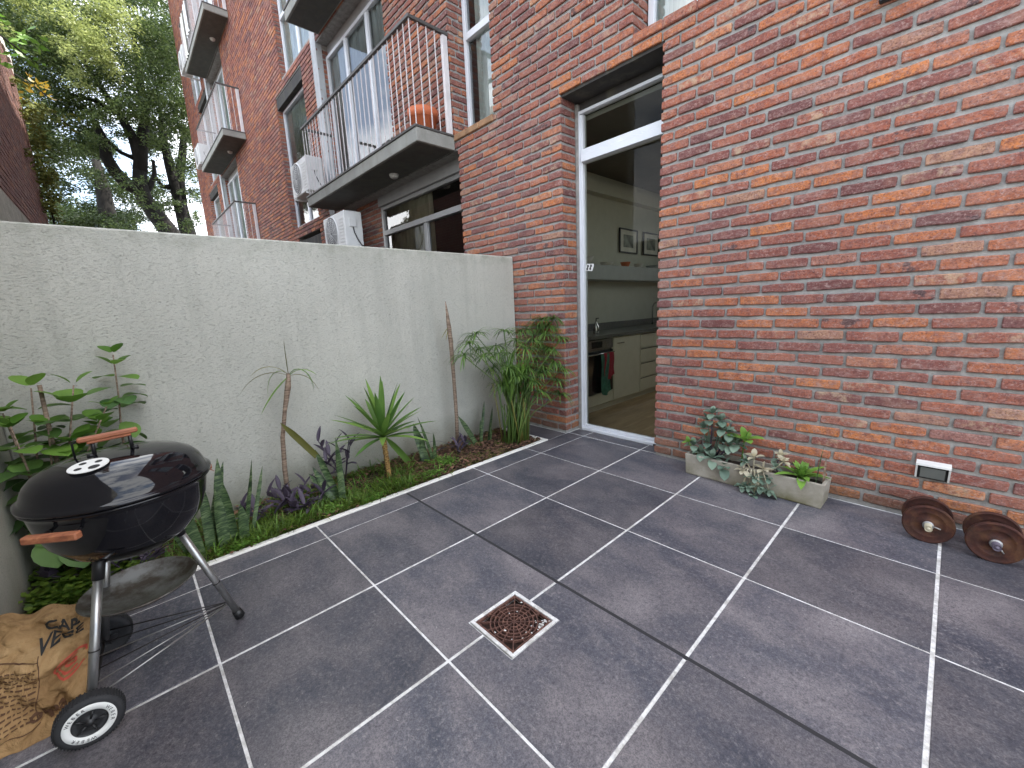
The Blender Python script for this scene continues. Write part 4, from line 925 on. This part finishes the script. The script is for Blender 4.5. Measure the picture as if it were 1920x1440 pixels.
def on_bag(txt,u,v,size,mat,name='lettering',off=.0035,spacing=1.):
    cu=D.curves.new('t','FONT'); cu.body=txt; cu.size=size; cu.space_character=spacing; cu.offset=.0012 if size>.02 else 0
    o=D.objects.new('t',cu); COL.objects.link(o); dg=bpy.context.evaluated_depsgraph_get(); me=D.meshes.new_from_object(o.evaluated_get(dg)); D.objects.remove(o); D.curves.remove(cu)
    W_,H_=abs(y1_-y0_),.315; vs=[]
    for vv in me.vertices:
        uu=u+vv.co.x/W_; w_=v+vv.co.y/H_; p_=Vector(bagpt(uu,w_,1)); vs.append((p_.x+off,p_.y,p_.z))
    me.vertices.foreach_set('co',[c for v_ in vs for c in v_]); me.update(); me.materials.append(M[mat]); o=D.objects.new(name,me); COL.objects.link(o); o.parent=bgt; return o
on_bag('CAR',.50,.87,.046,'ink',off=.008); on_bag('VEGE',.47,.74,.046,'ink',off=.008); on_bag('olpack',.44,.17,.044,'brown_ink',off=.008)
# boxed outline and red round logo
def strip(pts,wd,mat,name):
    W_,H_=abs(y1_-y0_),.315; b=MB(); vs=[]
    for i,(a,c) in enumerate(pts):
        a2,c2=pts[min(i+1,len(pts)-1)]; a1,c1=pts[max(i-1,0)]; dx,dz=(a2-a1)*W_,(c2-c1)*H_; l=math.hypot(dx,dz) or 1; nx_,nz_=-dz/l*wd,dx/l*wd
        for s_ in (-1,1):
            p_=Vector(bagpt(a+s_*nx_/W_,c+s_*nz_/H_,1)); vs.append((p_.x+.0055,p_.y,p_.z))
    b.add(vs,[(2*i,2*i+1,2*i+3,2*i+2) for i in range(len(pts)-1)]); b.obj(name,M[mat],bgt)
for i in range(14):
    
    aa=.04
    while aa<.46:
        ln=U(.02,.07); strip([(aa,.63-i*.034),(min(.48,aa+ln*.5),.63-i*.034),(min(.48,aa+ln),.63-i*.034)],.0017,'brown_ink','print_line'); aa+=ln+.016
strip([(.50,.74-.03*i) for i in range(20)],.0012,'brown_ink','print_line'); strip([(.02+.03*i,.70) for i in range(17)],.0012,'brown_ink','print_line'); strip([(.02+.03*i,.13) for i in range(17)],.0012,'brown_ink','print_line')
for r_,a0,a1,w_ in ((.036,0,5.6,.0025),(.026,1,5.2,.002),(.012,0,6.28,.003)): strip([(.80+r_*math.cos(a0+(a1-a0)*i/20)/.22,.52+r_*.8*math.sin(a0+(a1-a0)*i/20)/.315) for i in range(21)],w_,'red_print','logo')

# ------------------------------------------------------------------ plants of the bed
def pl(name,label,cat,x,y,grp=None): return thing(name,label,cat,(x,y,.0),grp)
def leafobj(t,base,d,L,w,mat,droop=0.,fold=.25,seg=6,shape='lance',**k):
    b=MB(); b.leaf(base,d,L,w,droop,fold,seg,shape,**k); return b.obj('leaf',M[mat],t)
# broad leaved shrub in the corner
def shrub(label,x,y,stems):
    t=pl('leafy_shrub',label,'shrub',x,y)
    for pts,n,L in stems:
        P=[Vector(p) for p in pts]; b=MB(); b.tube(P,[.006-.003*i/(len(P)-1) for i in range(len(P))],6); b.obj('stem',M['stem_bark' if n>5 else 'cyp_stem'],t)
        seglen=[0]
        for a,c in zip(P[:-1],P[1:]): seglen.append(seglen[-1]+(c-a).length)
        for i in range(n):
            q=.35+.65*i/(n-1); s_=q*seglen[-1]
            for k_ in range(len(P)-1):
                if seglen[k_]<=s_<=seglen[k_+1]+1e-6: p_=P[k_].lerp(P[k_+1],(s_-seglen[k_])/(seglen[k_+1]-seglen[k_])); break
            a=i*math.pi/2+U(-.5,.5)+.4; sz=L*1.22*(1-.5*max(0,q-.75)/.25)*U(.75,1.15)
            for s2 in (0,math.pi)+((math.pi/2,) if R()<.5 else ()):
                el=(U(1.5,2.15) if q<.72 else U(1.1,1.5)) if q<.9 else U(.6,1.0)
                d=Vector((math.cos(a+s2)*math.sin(el),math.sin(a+s2)*math.sin(el),math.cos(el)))
                if p_.x+x+d.x*sz<-.22: d.x=abs(d.x)
                pet=p_+d*.018; leafobj(t,pet,d,sz,sz*.86,'shrub_leaf' if q<.85 else 'clover',1.3 if q<.8 else .7,.10,6,'oval')
    return t
def W(px,py,X): v=at_x(px,py,X); return v
B=Vector((.0,-.40,0))
def st(X,top,mid,base=(0,0,0),n=5,L=.12): return ([Vector(base),W(*mid,X)-B,W(*top,X)-B],n,L)
shrub('bushy light green shrub with rounded leaves in the corner behind the grill',B.x,B.y,[
 st(.0,(58,728),(70,860),(.0,-.02,0),7,.125), st(.05,(138,722),(128,860),(.02,.03,0),8,.13), st(.10,(20,800),(60,900),(.03,-.04,0),6,.14),
 st(.05,(200,762),(150,880),(.03,.05,0),8,.12), st(-.02,(5,775),(50,880),(0,-.06,0),8,.13), st(.08,(90,800),(100,900),(.04,0,0),6,.14), st(.0,(185,800),(150,890),(.0,.08,0),8,.11), st(.1,(140,830),(130,920),(.05,.03,0),8,.13)])
B=Vector((-.11,-.14,0))
shrub('single tall leafy stem against the grey wall, above the grill lid',B.x,B.y,[([Vector((0,-.03,0)),W(228,812,-.11)-B,W(222,740,-.12)-B,W(212,665,-.12)-B],13,.115)])
t=pl('plant_stake','dark brown leaning wooden stake among the shrub leaves','stake',.08,-.42); b=MB(); b.tube([(0,0,0),W(112,890,.05)-Vector((.08,-.42,0)),W(74,722,.03)-Vector((.08,-.42,0))],[.010,.0095,.008],8); b.obj('stake_rod',M['stem_bark'],t)
# snake plants
def snake(label,x,y,lv,name='snake_plant'):
    t=pl(name,label,'plant',x,y)
    for (dx,dy,d,L,w,dr,mat) in lv:
        leafobj(t,(dx,dy,-.01),d,L,w,mat,dr,.35,9,'sword',side=(U(-.4,.4),1,0),twist=U(-.4,.6))
    return t
snake('dense clump of banded snake plant leaves right of the grill',.27,.10,[(0,0,(0,.02,1),.42,.045,.05,'snake'),(-.06,.05,(-.1,.12,1),.50,.05,-.05,'snake'),(.02,.06,(.0,.0,1),.36,.055,0,'snake'),(.04,-.05,(.1,-.1,1),.36,.05,.1,'snake'),(.0,.11,(0,-.02,1),.38,.048,0,'snake'),(-.05,.16,(-.1,.25,1),.46,.032,-.1,'snake'),(.03,.15,(.05,.03,1),.25,.05,0,'snake'),(-.04,-.08,(.1,-.25,1),.38,.045,.2,'snake'),(-.1,.0,(-.1,.3,1),.48,.04,0,'snake'),(-.02,.19,(-.1,.3,1),.42,.022,.0,'snake')])
t=pl('bromeliad','reddish curved dry leaf sticking out behind the grill','plant',.12,.0); leafobj(t,(0,-.02,.32),(.2,.35,1),.30,.045,'red_leaf',2.2,.4,9,'lance'); leafobj(t,(0,-.04,.30),(.3,.5,.8),.24,.06,'dry_leaf',2.6,.4,9,'oval'); b=MB(); b.tube([(0,0,0),(0,-.03,.34)],.012,8); b.obj('stem',M['stem_bark'],t)
snake('snake plant with one long yellowish leaf bent over to the left',.20,.80,[(0,0,(-.55,-.34,1),.30,.05,-.2,'snake'),(.03,.03,(-.08,.04,1),.46,.05,0,'snake'),(-.02,-.03,(-.4,-.35,1),.26,.04,.1,'snake')])
t=kids(t)and t
q=pl('snake_plant','loose yellow-green strap leaf leaning against the dragon tree stem','plant',.05,.70); pa=at_x(594,855,.12)-Vector((.05,.70,0)); pb=at_x(530,792,.06)-Vector((.05,.70,0)); leafobj(q,pa,pb-pa,(pb-pa).length*1.03,.042,'dry_leaf',.15,.3,9,'sword',side=(.3,.5,.8)); pc=at_x(640,942,.20)-Vector((.05,.70,0)); leafobj(q,pc,pa-pc+Vector((0,0,.03)),(pa-pc).length*1.12,.045,'snake',.0,.3,9,'strap',side=(.3,.5,.8))
snake('grey-green snake plant between the yucca and the bare stick',.02,1.62,[(0,0,(-.2,-.16,1),.36,.065,0,'snake'),(.03,.05,(-.15,-.22,1),.42,.035,-.1,'snake'),(.02,.06,(.0,.03,1),.26,.045,0,'snake'),(-.03,-.03,(.0,.1,1),.24,.05,0,'snake'),(-.1,-.1,(-.1,-.5,.9),.34,.05,.3,'yucca_leaf')])
snake('short snake plant leaves at the foot of the bare stick',.0,2.17,[(0,0,(-.1,-.45,1),.36,.045,.25,'snake'),(0,.05,(.0,.05,1),.24,.035,0,'snake'),(.02,.11,(0,.25,1),.36,.04,.0,'snake'),(-.02,-.03,(.1,-.6,.6),.2,.04,.3,'snake'),(.02,.14,(0,.12,1),.18,.04,0,'snake'),(-.06,.1,(-.1,.25,1),.4,.028,.1,'snake')])
# spindly dragon tree with drooping leaves
X=-.02; t=pl('dragon_tree','thin dragon tree with a ringed bare stem and a few drooping leaves','plant',X,.57); B=Vector((X,.57,0))
P=[(0,0,0)]+[W(px,py,X)-B for px,py in ((534,880),(530,820),(534,770),(540,725),(541,700))]
b=MB(); b.tube(P,[.016,.015,.014,.013,.019,.012],8); b.obj('stem',M['stem_bark'],t); tp_=Vector(P[-1])
for d,L,dr in (((0,.0,1),.24,0),((-.1,-.5,.9),.27,5.5),((.1,.4,.8),.27,5.5),((.2,.3,.6),.25,4.5),((-.1,-.5,.3),.34,2.0),((.2,.15,.2),.22,1.5),((.0,-.2,.3),.26,2.2),((.1,.4,.1),.24,2.4),((.1,-.3,-.2),.3,.6)):
    leafobj(t,tp_+Vector((0,0,-.02)),d,L,.021,'dry_leaf' if R()<.6 else 'yucca_leaf',dr,.3,10,'lance')
# yucca
X=.09; t=pl('yucca','small yucca with spiky green rosette on an orange-brown trunk','plant',X,1.21); B=Vector((X,1.21,0)); b=MB(); tr_=[]
top=W(719,822,X)-B
P=[Vector((.0,.035,0)).lerp(top,i/14) for i in range(15)]; b.tube(P,[.017+.004*(i%2) for i in range(15)],10); b.obj('trunk',M['yucca_trunk'],t)
for i in range(34):
    a=i*2.399; q_=i/33; el=.12+1.42*q_**.8; d=Vector((math.cos(a)*math.sin(el),math.sin(a)*math.sin(el),math.cos(el)))
    if d.x<-.1: d.x*=.75
    leafobj(t,top+Vector((0,0,.03*(1-q_)))+d*.01,d,U(.37,.45)*(1-.12*q_),.050,'yucca_leaf',.12+.3*q_,.35,7,'lance')
# bare stick
X=-.07; t=pl('dead_dragon_tree','tall bare dried dragon tree stem leaning left against the grey wall','plant',X,2.0); B=Vector((X,2.0,0))
P=[(0,0,0)]+[W(px,py,X)-B for px,py in ((856,780),(851,710),(846,650),(842,615),(838,585),(835,565))]
b=MB(); b.tube(P,[.017,.016,.016,.019,.020,.011,.003],8); b.obj('stem',M['stem_bark'],t)
for d,L in (((0,.25,-1),.16),((0,-.4,-1),.14),((.1,-.7,-.6),.14)): leafobj(t,W(842,612,X)-B,d,L,.012,'dry_leaf',.3,.3,5,'lance')
q=pl('snake_plant','thin dark arching leaves at the base of the bare stick','plant',-.05,1.95)
for d,L in (((.0,-.75,.75),.40),((.1,-.9,.45),.34)): leafobj(q,(0,0,.02),d,L,.014,'purple',1.3,.3,8,'lance')
# umbrella papyrus
t=pl('umbrella_papyrus','large umbrella papyrus clump with drooping umbels in front of the brick pier','plant',.22,2.45); B=Vector((.22,2.45,0)); Bw=Vector((.22,2.45,0))
tops=[((1045,598),.30),((1015,612),.10),((892,628),.05),((945,622),.0),((1075,632),.42),((1000,640),.25),((985,655),.35),((908,668),.18),((960,665),.1),((930,650),-.05),((1032,655),.3),((1060,690),.42),((955,690),.3),((990,690),.32),((1018,690),.35),((970,705),.34),((925,690),.0),((1045,715),.45),((1000,715),.38),((940,720),.15),((1010,735),.4),((1058,648),.2),((975,622),.05),((880,645),.1),((870,668),.12),((1022,628),.22),((1060,610),.25),((968,640),.12),((1040,680),.38),((935,665),.12),((1005,675),.3),((1050,740),.43),((950,720),.22),((900,655),.0),((1030,600),.15),((990,620),.1),((1015,700),.36)]
for k_,((px,py),X) in enumerate(tops):
    tp_=W(px,py,X)-B; tp_.y=min(tp_.y,.47) if X>.3 else min(tp_.y,.5); bs=Vector((U(-.07,.08),U(-.09,.12),0)); mid=bs.lerp(tp_,.55)+Vector((0,0,.10*tp_.z)); mid.x+=(bs.x-mid.x)*.3; mid.y+=(bs.y-mid.y)*.35
    b=MB(); b.tube([bs,bs.lerp(mid,.5)+Vector((0,0,.03)),mid,tp_],[.0065,.006,.005,.004],6); b.obj('stem',M['cyp_stem'],t)
    u=MB(); nl=random.randint(24,30); Lr=U(.15,.21); ax=((tp_-mid).normalized()*.45+Vector((0,0,1))).normalized()
    for i in range(nl):
        a=i*2.399; el=U(.85,1.6); x=ax.orthogonal().normalized(); y=ax.cross(x); d=ax*math.cos(el)+(x*math.cos(a)+y*math.sin(a))*math.sin(el)
        if tp_.x+d.x*.2+Bw.x<-.2: d.x=abs(d.x)*.3
        if tp_.y+d.y*.2+Bw.y>2.93 and tp_.x+Bw.x<.42: d.y=-abs(d.y)*.4
        u.leaf(tp_,d,Lr*U(.75,1.1),.0125,1.7,.3,6,'lance')
    u.obj('umbel',M['cyperus'],t)
for i in range(34):
    bs=Vector((U(-.09,.09),U(-.12,.12),0)); tp_=bs+Vector((U(-.08,.08),U(-.12,.10),U(.35,.62))); b=MB(); b.tube([bs,bs.lerp(tp_,.5)+Vector((0,U(-.01,.01),0)),tp_],[.0068,.006,.0045],6); b.obj('stem',M['cyp_stem' if i%4 else 'dry_leaf'],t)
for i in range(24):
    bs=Vector((U(-.05,.10),U(-.12,.14),U(.40,.66))); u=MB()
    for k_ in range(9): a=U(0,6.28); u.leaf(bs,(math.cos(a)*.35,math.sin(a)*.35,1),U(.16,.26),.014,.5,.3,5,'lance')
    u.obj('young_shoot',M['cyperus' if i%3 else 'clover'],t)
# purple heart plants
def purple(label,x,y,n,hh,spread=.14):
    t=pl('purple_heart_plant',label,'plant',x,y,'purple heart plants in the bed')
    for i in range(n):
        a=U(0,6.28); h_=hh*U(.6,1.1); e_=Vector((math.cos(a)*spread*R(),math.sin(a)*spread,h_)); e_.x=max(e_.x,-x-.18); b=MB(); b.tube([(0,0,0),e_*.5+Vector((0,0,.02)),e_],.004,5); b.obj('stem',M['purple'],t)
        for k_ in range(5):
            q_=.45+.55*k_/4; a2=a+k_*2.5; el=1.2-.7*(k_/4); leafobj(t,e_*q_,(math.cos(a2)*math.sin(el),math.sin(a2)*math.sin(el),math.cos(el)),U(.09,.13),.03,'purple',.5,.45,5,'lance')
purple('purple heart plant in the grass between the grill and the dragon tree',.12,.42,5,.14)
purple('purple heart plant at the foot of the dragon tree',.05,.60,4,.19,.16)
purple('tall purple heart plant against the wall behind the bent snake plant',-.10,.98,6,.34,.16)
purple('low purple heart plant by the kerb in front of the bent snake plant',.22,.66,5,.12)
purple('purple heart plant low under the grill',.28,-.22,5,.16)
purple('small purple heart plant near the bare stick',.08,1.90,3,.10,.10)
purple('purple heart plant in the corner behind the bag',.14,-.40,3,.14,.12)
# ground cover
def cover(name,mat,n,fn,kind='stuff',obj='grass'):
    b=MB()
    for i in range(n): fn(b)
    return tag(b.obj(name,M[mat]),kind=kind)
def inb(): 
    return U(-.225,.375),U(-.56,1.5)
def blade(b):
    x,y=inb()
    if math.sin(x*17+y*5)+math.sin(y*11.3-x*4)+math.sin(y*31+x*13)*.6+R()*.9<.45: return
    a=U(0,6.28); d=Vector((math.cos(a),math.sin(a),U(.5,1.8))).normalized(); L=U(.02,.075)
    w=Vector((-d.y,d.x,0)).normalized()*U(.0016,.0032); p_=Vector((x,y,-.005)); p1=p_+d*L*.5; p2=p_+d*L+Vector((0,0,-L*.25))
    b.add([p_-w,p_+w,p1+w*.8,p1-w*.8,p2],[(0,1,2,3),(3,2,4)])
tag(cover('grass','grass',22000,blade),'patch of short green grass',None)
def tuft(b):
    x,y=random.choice([(.33,-.05),(.30,.22),(.2,.35),(.30,.55),(.15,.85),(.33,.9),(.25,1.15),(.34,1.2),(.1,-.3),(.3,-.4),(.2,.1),(.33,.38)])
    x+=random.gauss(0,.05); y+=random.gauss(0,.07)
    if not(-.22<x<.38): return
    a=U(0,6.28); d=Vector((math.cos(a)*.8,math.sin(a)*.8,U(.7,2.))).normalized(); L=U(.05,.12)
    b.leaf((x,y,-.004),d,L,.005,1.2,.3,4)
tag(cover('long_grass','grass',3600,tuft),None,None)
def dryb(b):
    x,y=U(-.2,.37),U(-.55,2.6); a=U(0,6.28); d=Vector((math.cos(a),math.sin(a),U(.05,.7))).normalized(); b.leaf((x,y,.0),d,U(.06,.16),.006,1.1,.3,4)
tag(cover('dry_blades','dry_leaf',420,dryb),None,None)
def strag(b):
    x,y=U(-.2,.36),U(-.5,1.75); a=U(0,6.28); d=Vector((math.cos(a)*.7,math.sin(a)*.7,U(.6,1.6))).normalized(); b.leaf((x,y,.0),d,U(.06,.17),.006,1.4,.3,4)
tag(cover('straggling_weeds','clover',520,strag),None,None)
def lf(b,x,y,s_,z=0.):
    a=U(0,6.28); t_=Vector((math.cos(a),math.sin(a),U(-.2,.5))); c=Vector((x,y,z)); s2=Vector((-t_.y,t_.x,U(-.3,.3))).normalized()*s_*.35
    b.add([c,c+t_*s_*.5+s2,c+t_*s_,c+t_*s_*.5-s2],[(0,1,2,3)])
def clov(b):
    x,y=random.choice([(.36,.22),(.33,.27),(.10,1.68),(.2,1.72),(.27,1.3),(.3,.75),(.3,-.3),(.34,1.0),(.33,-.15),(.2,-.5),(.25,-.45),(.3,1.5)])
    x=min(.375,x+random.gauss(0,.03)); y+=random.gauss(0,.05); z=U(.01,.035)
    for k_ in range(3): lf(b,x+U(-.01,.01),y+U(-.01,.01),U(.014,.024),z)
tag(cover('clover','clover',900,clov),None,None)
def ms(b):
    x=U(-.22,.375); y=U(1.3,2.64)
    if math.sin(x*21+y*7)+math.sin(y*9-x*14)+R()*1.2<.35: return
    lf(b,x,y,U(.008,.016),U(.0,.018))
tag(cover('moss','moss',9000,ms),None,None)
def lit(b):
    x=U(-.23,.375); y=U(-.56,2.65) if R()<.65 else U(1.35,2.65); lf(b,x,y,U(.012,.04),U(.0,.022))
tag(cover('leaf_litter','litter',6500,lit),None,None)
# weeds creeping along the foot of the side wall behind the bag
def bushy(b):
    x,y=U(-.1,.37),U(-.56,-.15); lf(b,x,y,U(.02,.045),U(.01,.10))
tag(cover('low_weeds','grass',1500,bushy),None,None)

# ------------------------------------------------------------------ trees beyond the wall
rng=np.random.default_rng(5)
def mesh_np(name,V,F4,mat,parent):
    me=D.meshes.new(name); nv,nf=len(V),len(F4); me.vertices.add(nv); me.loops.add(nf*4); me.polygons.add(nf)
    me.vertices.foreach_set('co',V.astype(np.float32).ravel()); me.loops.foreach_set('vertex_index',F4.astype(np.int32).ravel())
    me.polygons.foreach_set('loop_start',np.arange(0,nf*4,4,dtype=np.int32)); me.polygons.foreach_set('loop_total',np.full(nf,4,dtype=np.int32)) if hasattr(me.polygons[0],'loop_total') and False else None
    me.update(calc_edges=True); me.validate(); me.materials.append(M[mat]); o=D.objects.new(name,me); COL.objects.link(o); o.parent=parent; return o
def leaves_np(C,sz,asp=.38):
    n=len(C); d=rng.normal(size=(n,3)); d[:,2]*=.55; d[:,2]-=.25; d/=np.linalg.norm(d,axis=1)[:,None]
    s_=np.cross(d,rng.normal(size=(n,3))); s_/=np.linalg.norm(s_,axis=1)[:,None]
    L=(sz*rng.uniform(.6,1.3,n))[:,None]; a=C; c=C+d*L; m1=C+d*L*.5+s_*L*asp*.5; m2=C+d*L*.5-s_*L*asp*.5
    V=np.stack([a,m1,c,m2],1).reshape(-1,3); return V,np.arange(n*4).reshape(-1,4)
def clumps(cent,rad,per,sz,gapfn=None):
    out=[]
    for c,r_ in zip(cent,rad):
        n=int(per*r_*r_); p_=rng.normal(size=(n,3)); p_/=np.linalg.norm(p_,axis=1)[:,None]; p_*=(rng.uniform(.15,1,n)**.55)[:,None]*r_; p_[:,2]*=.55; p_[:,2]-=.18*(p_[:,0]**2+p_[:,1]**2)/max(r_,.1)
        out.append(p_+c)
    C=np.concatenate(out); return leaves_np(C,sz)
def tree(name,label,X,limbs,base,cent,rad,per,sz,mat,loc):
    t=thing(name,label,'tree',loc); L_=Vector(loc)
    tr_=MB()
    for pts,rads in limbs: tr_.tube([Vector(p)-L_ for p in pts],rads,9)
    tr_.obj('trunk',M['bark'],t)
    V,F4=clumps(cent,rad,per,sz); V=V-np.array(loc); o=mesh_np('crown',V,F4,mat,t); tag(o,kind='stuff'); return t
def wp(X,pts): return [at_x(px,py,X+dx) for (px,py,*r_) in pts for dx in [r_[0] if r_ else 0]]
GAPS=[(232,288,26),(246,318,12),(308,305,16),(322,335,12),(158,372,12),(198,250,8),(338,268,10),(70,352,0),(120,30,5),(350,390,8),(275,425,7),(215,395,8)]
def ok(p_):
    s=scr(*p_)
    if not s: return False
    for gx,gy,gr_ in GAPS:
        if (s[0]-gx)**2+(s[1]-gy)**2<(gr_+7)**2: return False
    return True
X=-20
c1=at_x(330,436,X)
limbs=[([(c1.x,c1.y,-.2),(c1.x,c1.y+.1,2.5)]+wp(X,[(318,436),(290,400),(268,368),(262,335),(262,300),(250,260),(225,215),(190,165),(150,100)]),[.5,.45,.36,.31,.28,.24,.21,.17,.13,.09,.05]),
 (wp(X,[(262,355),(238,345),(215,320),(200,295),(195,262),(176,225)]),[.28,.25,.22,.20,.15,.1]),
 (wp(X,[(262,320),(266,270),(272,220),(262,150),(250,60)]),[.24,.2,.16,.12,.07]),
 (wp(X,[(258,300),(225,285),(200,262)]),[.09,.07,.05]),
 (wp(X,[(225,215),(180,190),(130,175)]),[.1,.07,.04]),
 (wp(X,[(268,368),(282,350),(290,325),(287,300)]),[.12,.1,.08,.05])]
cen=[];rd=[]
def addc(n,x0,x1,y0,y1,Xa,Xb,ra,rb):
    k_=0; tries=0
    while k_<n and tries<n*30:
        tries+=1; px,py=U(x0,x1),U(y0,y1); p_=at_x(px,py,U(Xa,Xb))
        if not ok(p_): continue
        cen.append(np.array(p_)); rd.append(U(ra,rb)); k_+=1
addc(300,-60,372,-60,215,-23,-17.6,.40,.8)
addc(70,-20,180,200,330,-22,-18,.35,.6)
addc(95,150,372,190,340,-21,-18,.2,.42); addc(34,200,375,330,428,-19.5,-18,.16,.32)
tree('shade_tree','big spreading tree with dark forked limbs and fine sunlit foliage beyond the wall',X,limbs,c1,cen,rd,1000,.11,'tree_leaf',(c1.x,c1.y,0))
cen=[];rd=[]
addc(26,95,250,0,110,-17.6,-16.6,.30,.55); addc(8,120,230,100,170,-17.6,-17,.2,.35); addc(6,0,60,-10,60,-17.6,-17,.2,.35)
V,F4=clumps(cen,rd,1000,.11); V=V-np.array((c1.x,c1.y,0)); tag(mesh_np('sun_tint_foliage',V,F4,'tree_leaf_sun_tint',[o for o in COL.objects if o.name=='shade_tree'][0]),kind='stuff')  # front crown lobes: sunlight painted in as a paler leaf colour
X=-22; c2=at_x(372,436,X); cen=[];rd=[]
limbs=[([(c2.x,c2.y-.6,-.2),(c2.x,c2.y-.5,3)]+wp(X,[(352,436),(342,400),(330,350),(318,310),(306,260),(300,200)]),[.45,.4,.33,.28,.25,.2,.14,.08]),
 (wp(X,[(338,385),(336,330),(342,290),(345,240)]),[.26,.2,.16,.1]),(wp(X,[(330,350),(305,350),(290,330)]),[.14,.1,.06])]
addc(100,270,378,40,280,-25,-21.5,.35,.7); addc(60,270,385,250,425,-24,-21,.2,.42)
tree('shade_tree','dark leaning tree close to the far end of the brick building',X,limbs,c2,cen,rd,900,.11,'tree_leaf_dark',(c2.x,c2.y-.6,0))
X=-27; c3=at_x(180,436,X); cen=[];rd=[]
limbs=[([(c3.x,c3.y,-.2)]+wp(X,[(205,436),(200,395),(192,350),(180,300)]),[.5,.4,.35,.28,.16])]
addc(120,80,300,250,425,-32,-27,.5,.9); addc(50,90,250,395,432,-29,-25,.4,.7)
tree('background_tree','darker dense tree in the shade behind the big forked one',X,limbs,c3,cen,rd,420,.15,'tree_leaf_dark',(c3.x,c3.y,0))
# creeper on the old brick wall, and a spray of yellowing leaves
t=thing('creeper','green and brown creeper covering the far end of the old brick wall','creeper',(-8.6,-.7,0)); cen=[];rd=[]
for i in range(60): 
    zz=U(.5,5.4); cen.append(np.array((-8.9+abs(random.gauss(0,.55))-.3*(zz>4)-.3,-.66+U(-.02,.06),zz))); rd.append(U(.1,.22))
V,F4=clumps(cen,rd,2600,.085); V-=np.array((-8.6,-.7,0)); tag(mesh_np('foliage',V,F4,'moss',t),kind='stuff')
b=MB(); b.tube([(-.6,.0,0),(-.45,.03,1),(-.62,.03,2),(-.40,.03,3),(-.55,.03,4)],.014,6); b.obj('vine_stem',M['bark'],t)
def spray(label,px,py,X,n,r_,mat,sz):
    p_=at_x(px,py,X); t=thing('branch_spray',label,'branch',tuple(p_)); C=rng.normal(size=(n,3))*np.array([r_*.6,r_,r_*.7]); V,F4=leaves_np(C,sz,.5); mesh_np('foliage',V,F4,mat,t); b=MB(); b.tube([(-.1,-2*r_,1.5*r_),(0,0,0),(.05,r_,-r_)],.012,5); b.obj('twig',M['bark'],t)
spray('spray of orange-yellow leaves hanging before the big tree, above the old wall',62,160,-9.5,38,.15,'autumn',.11)
spray('small yellowing leaf spray lower right of the orange one',102,215,-9.5,40,.17,'moss',.13)
spray('bright lime green leaves at the left edge of the photo above the old wall',6,70,-7,90,.22,'clover',.14)
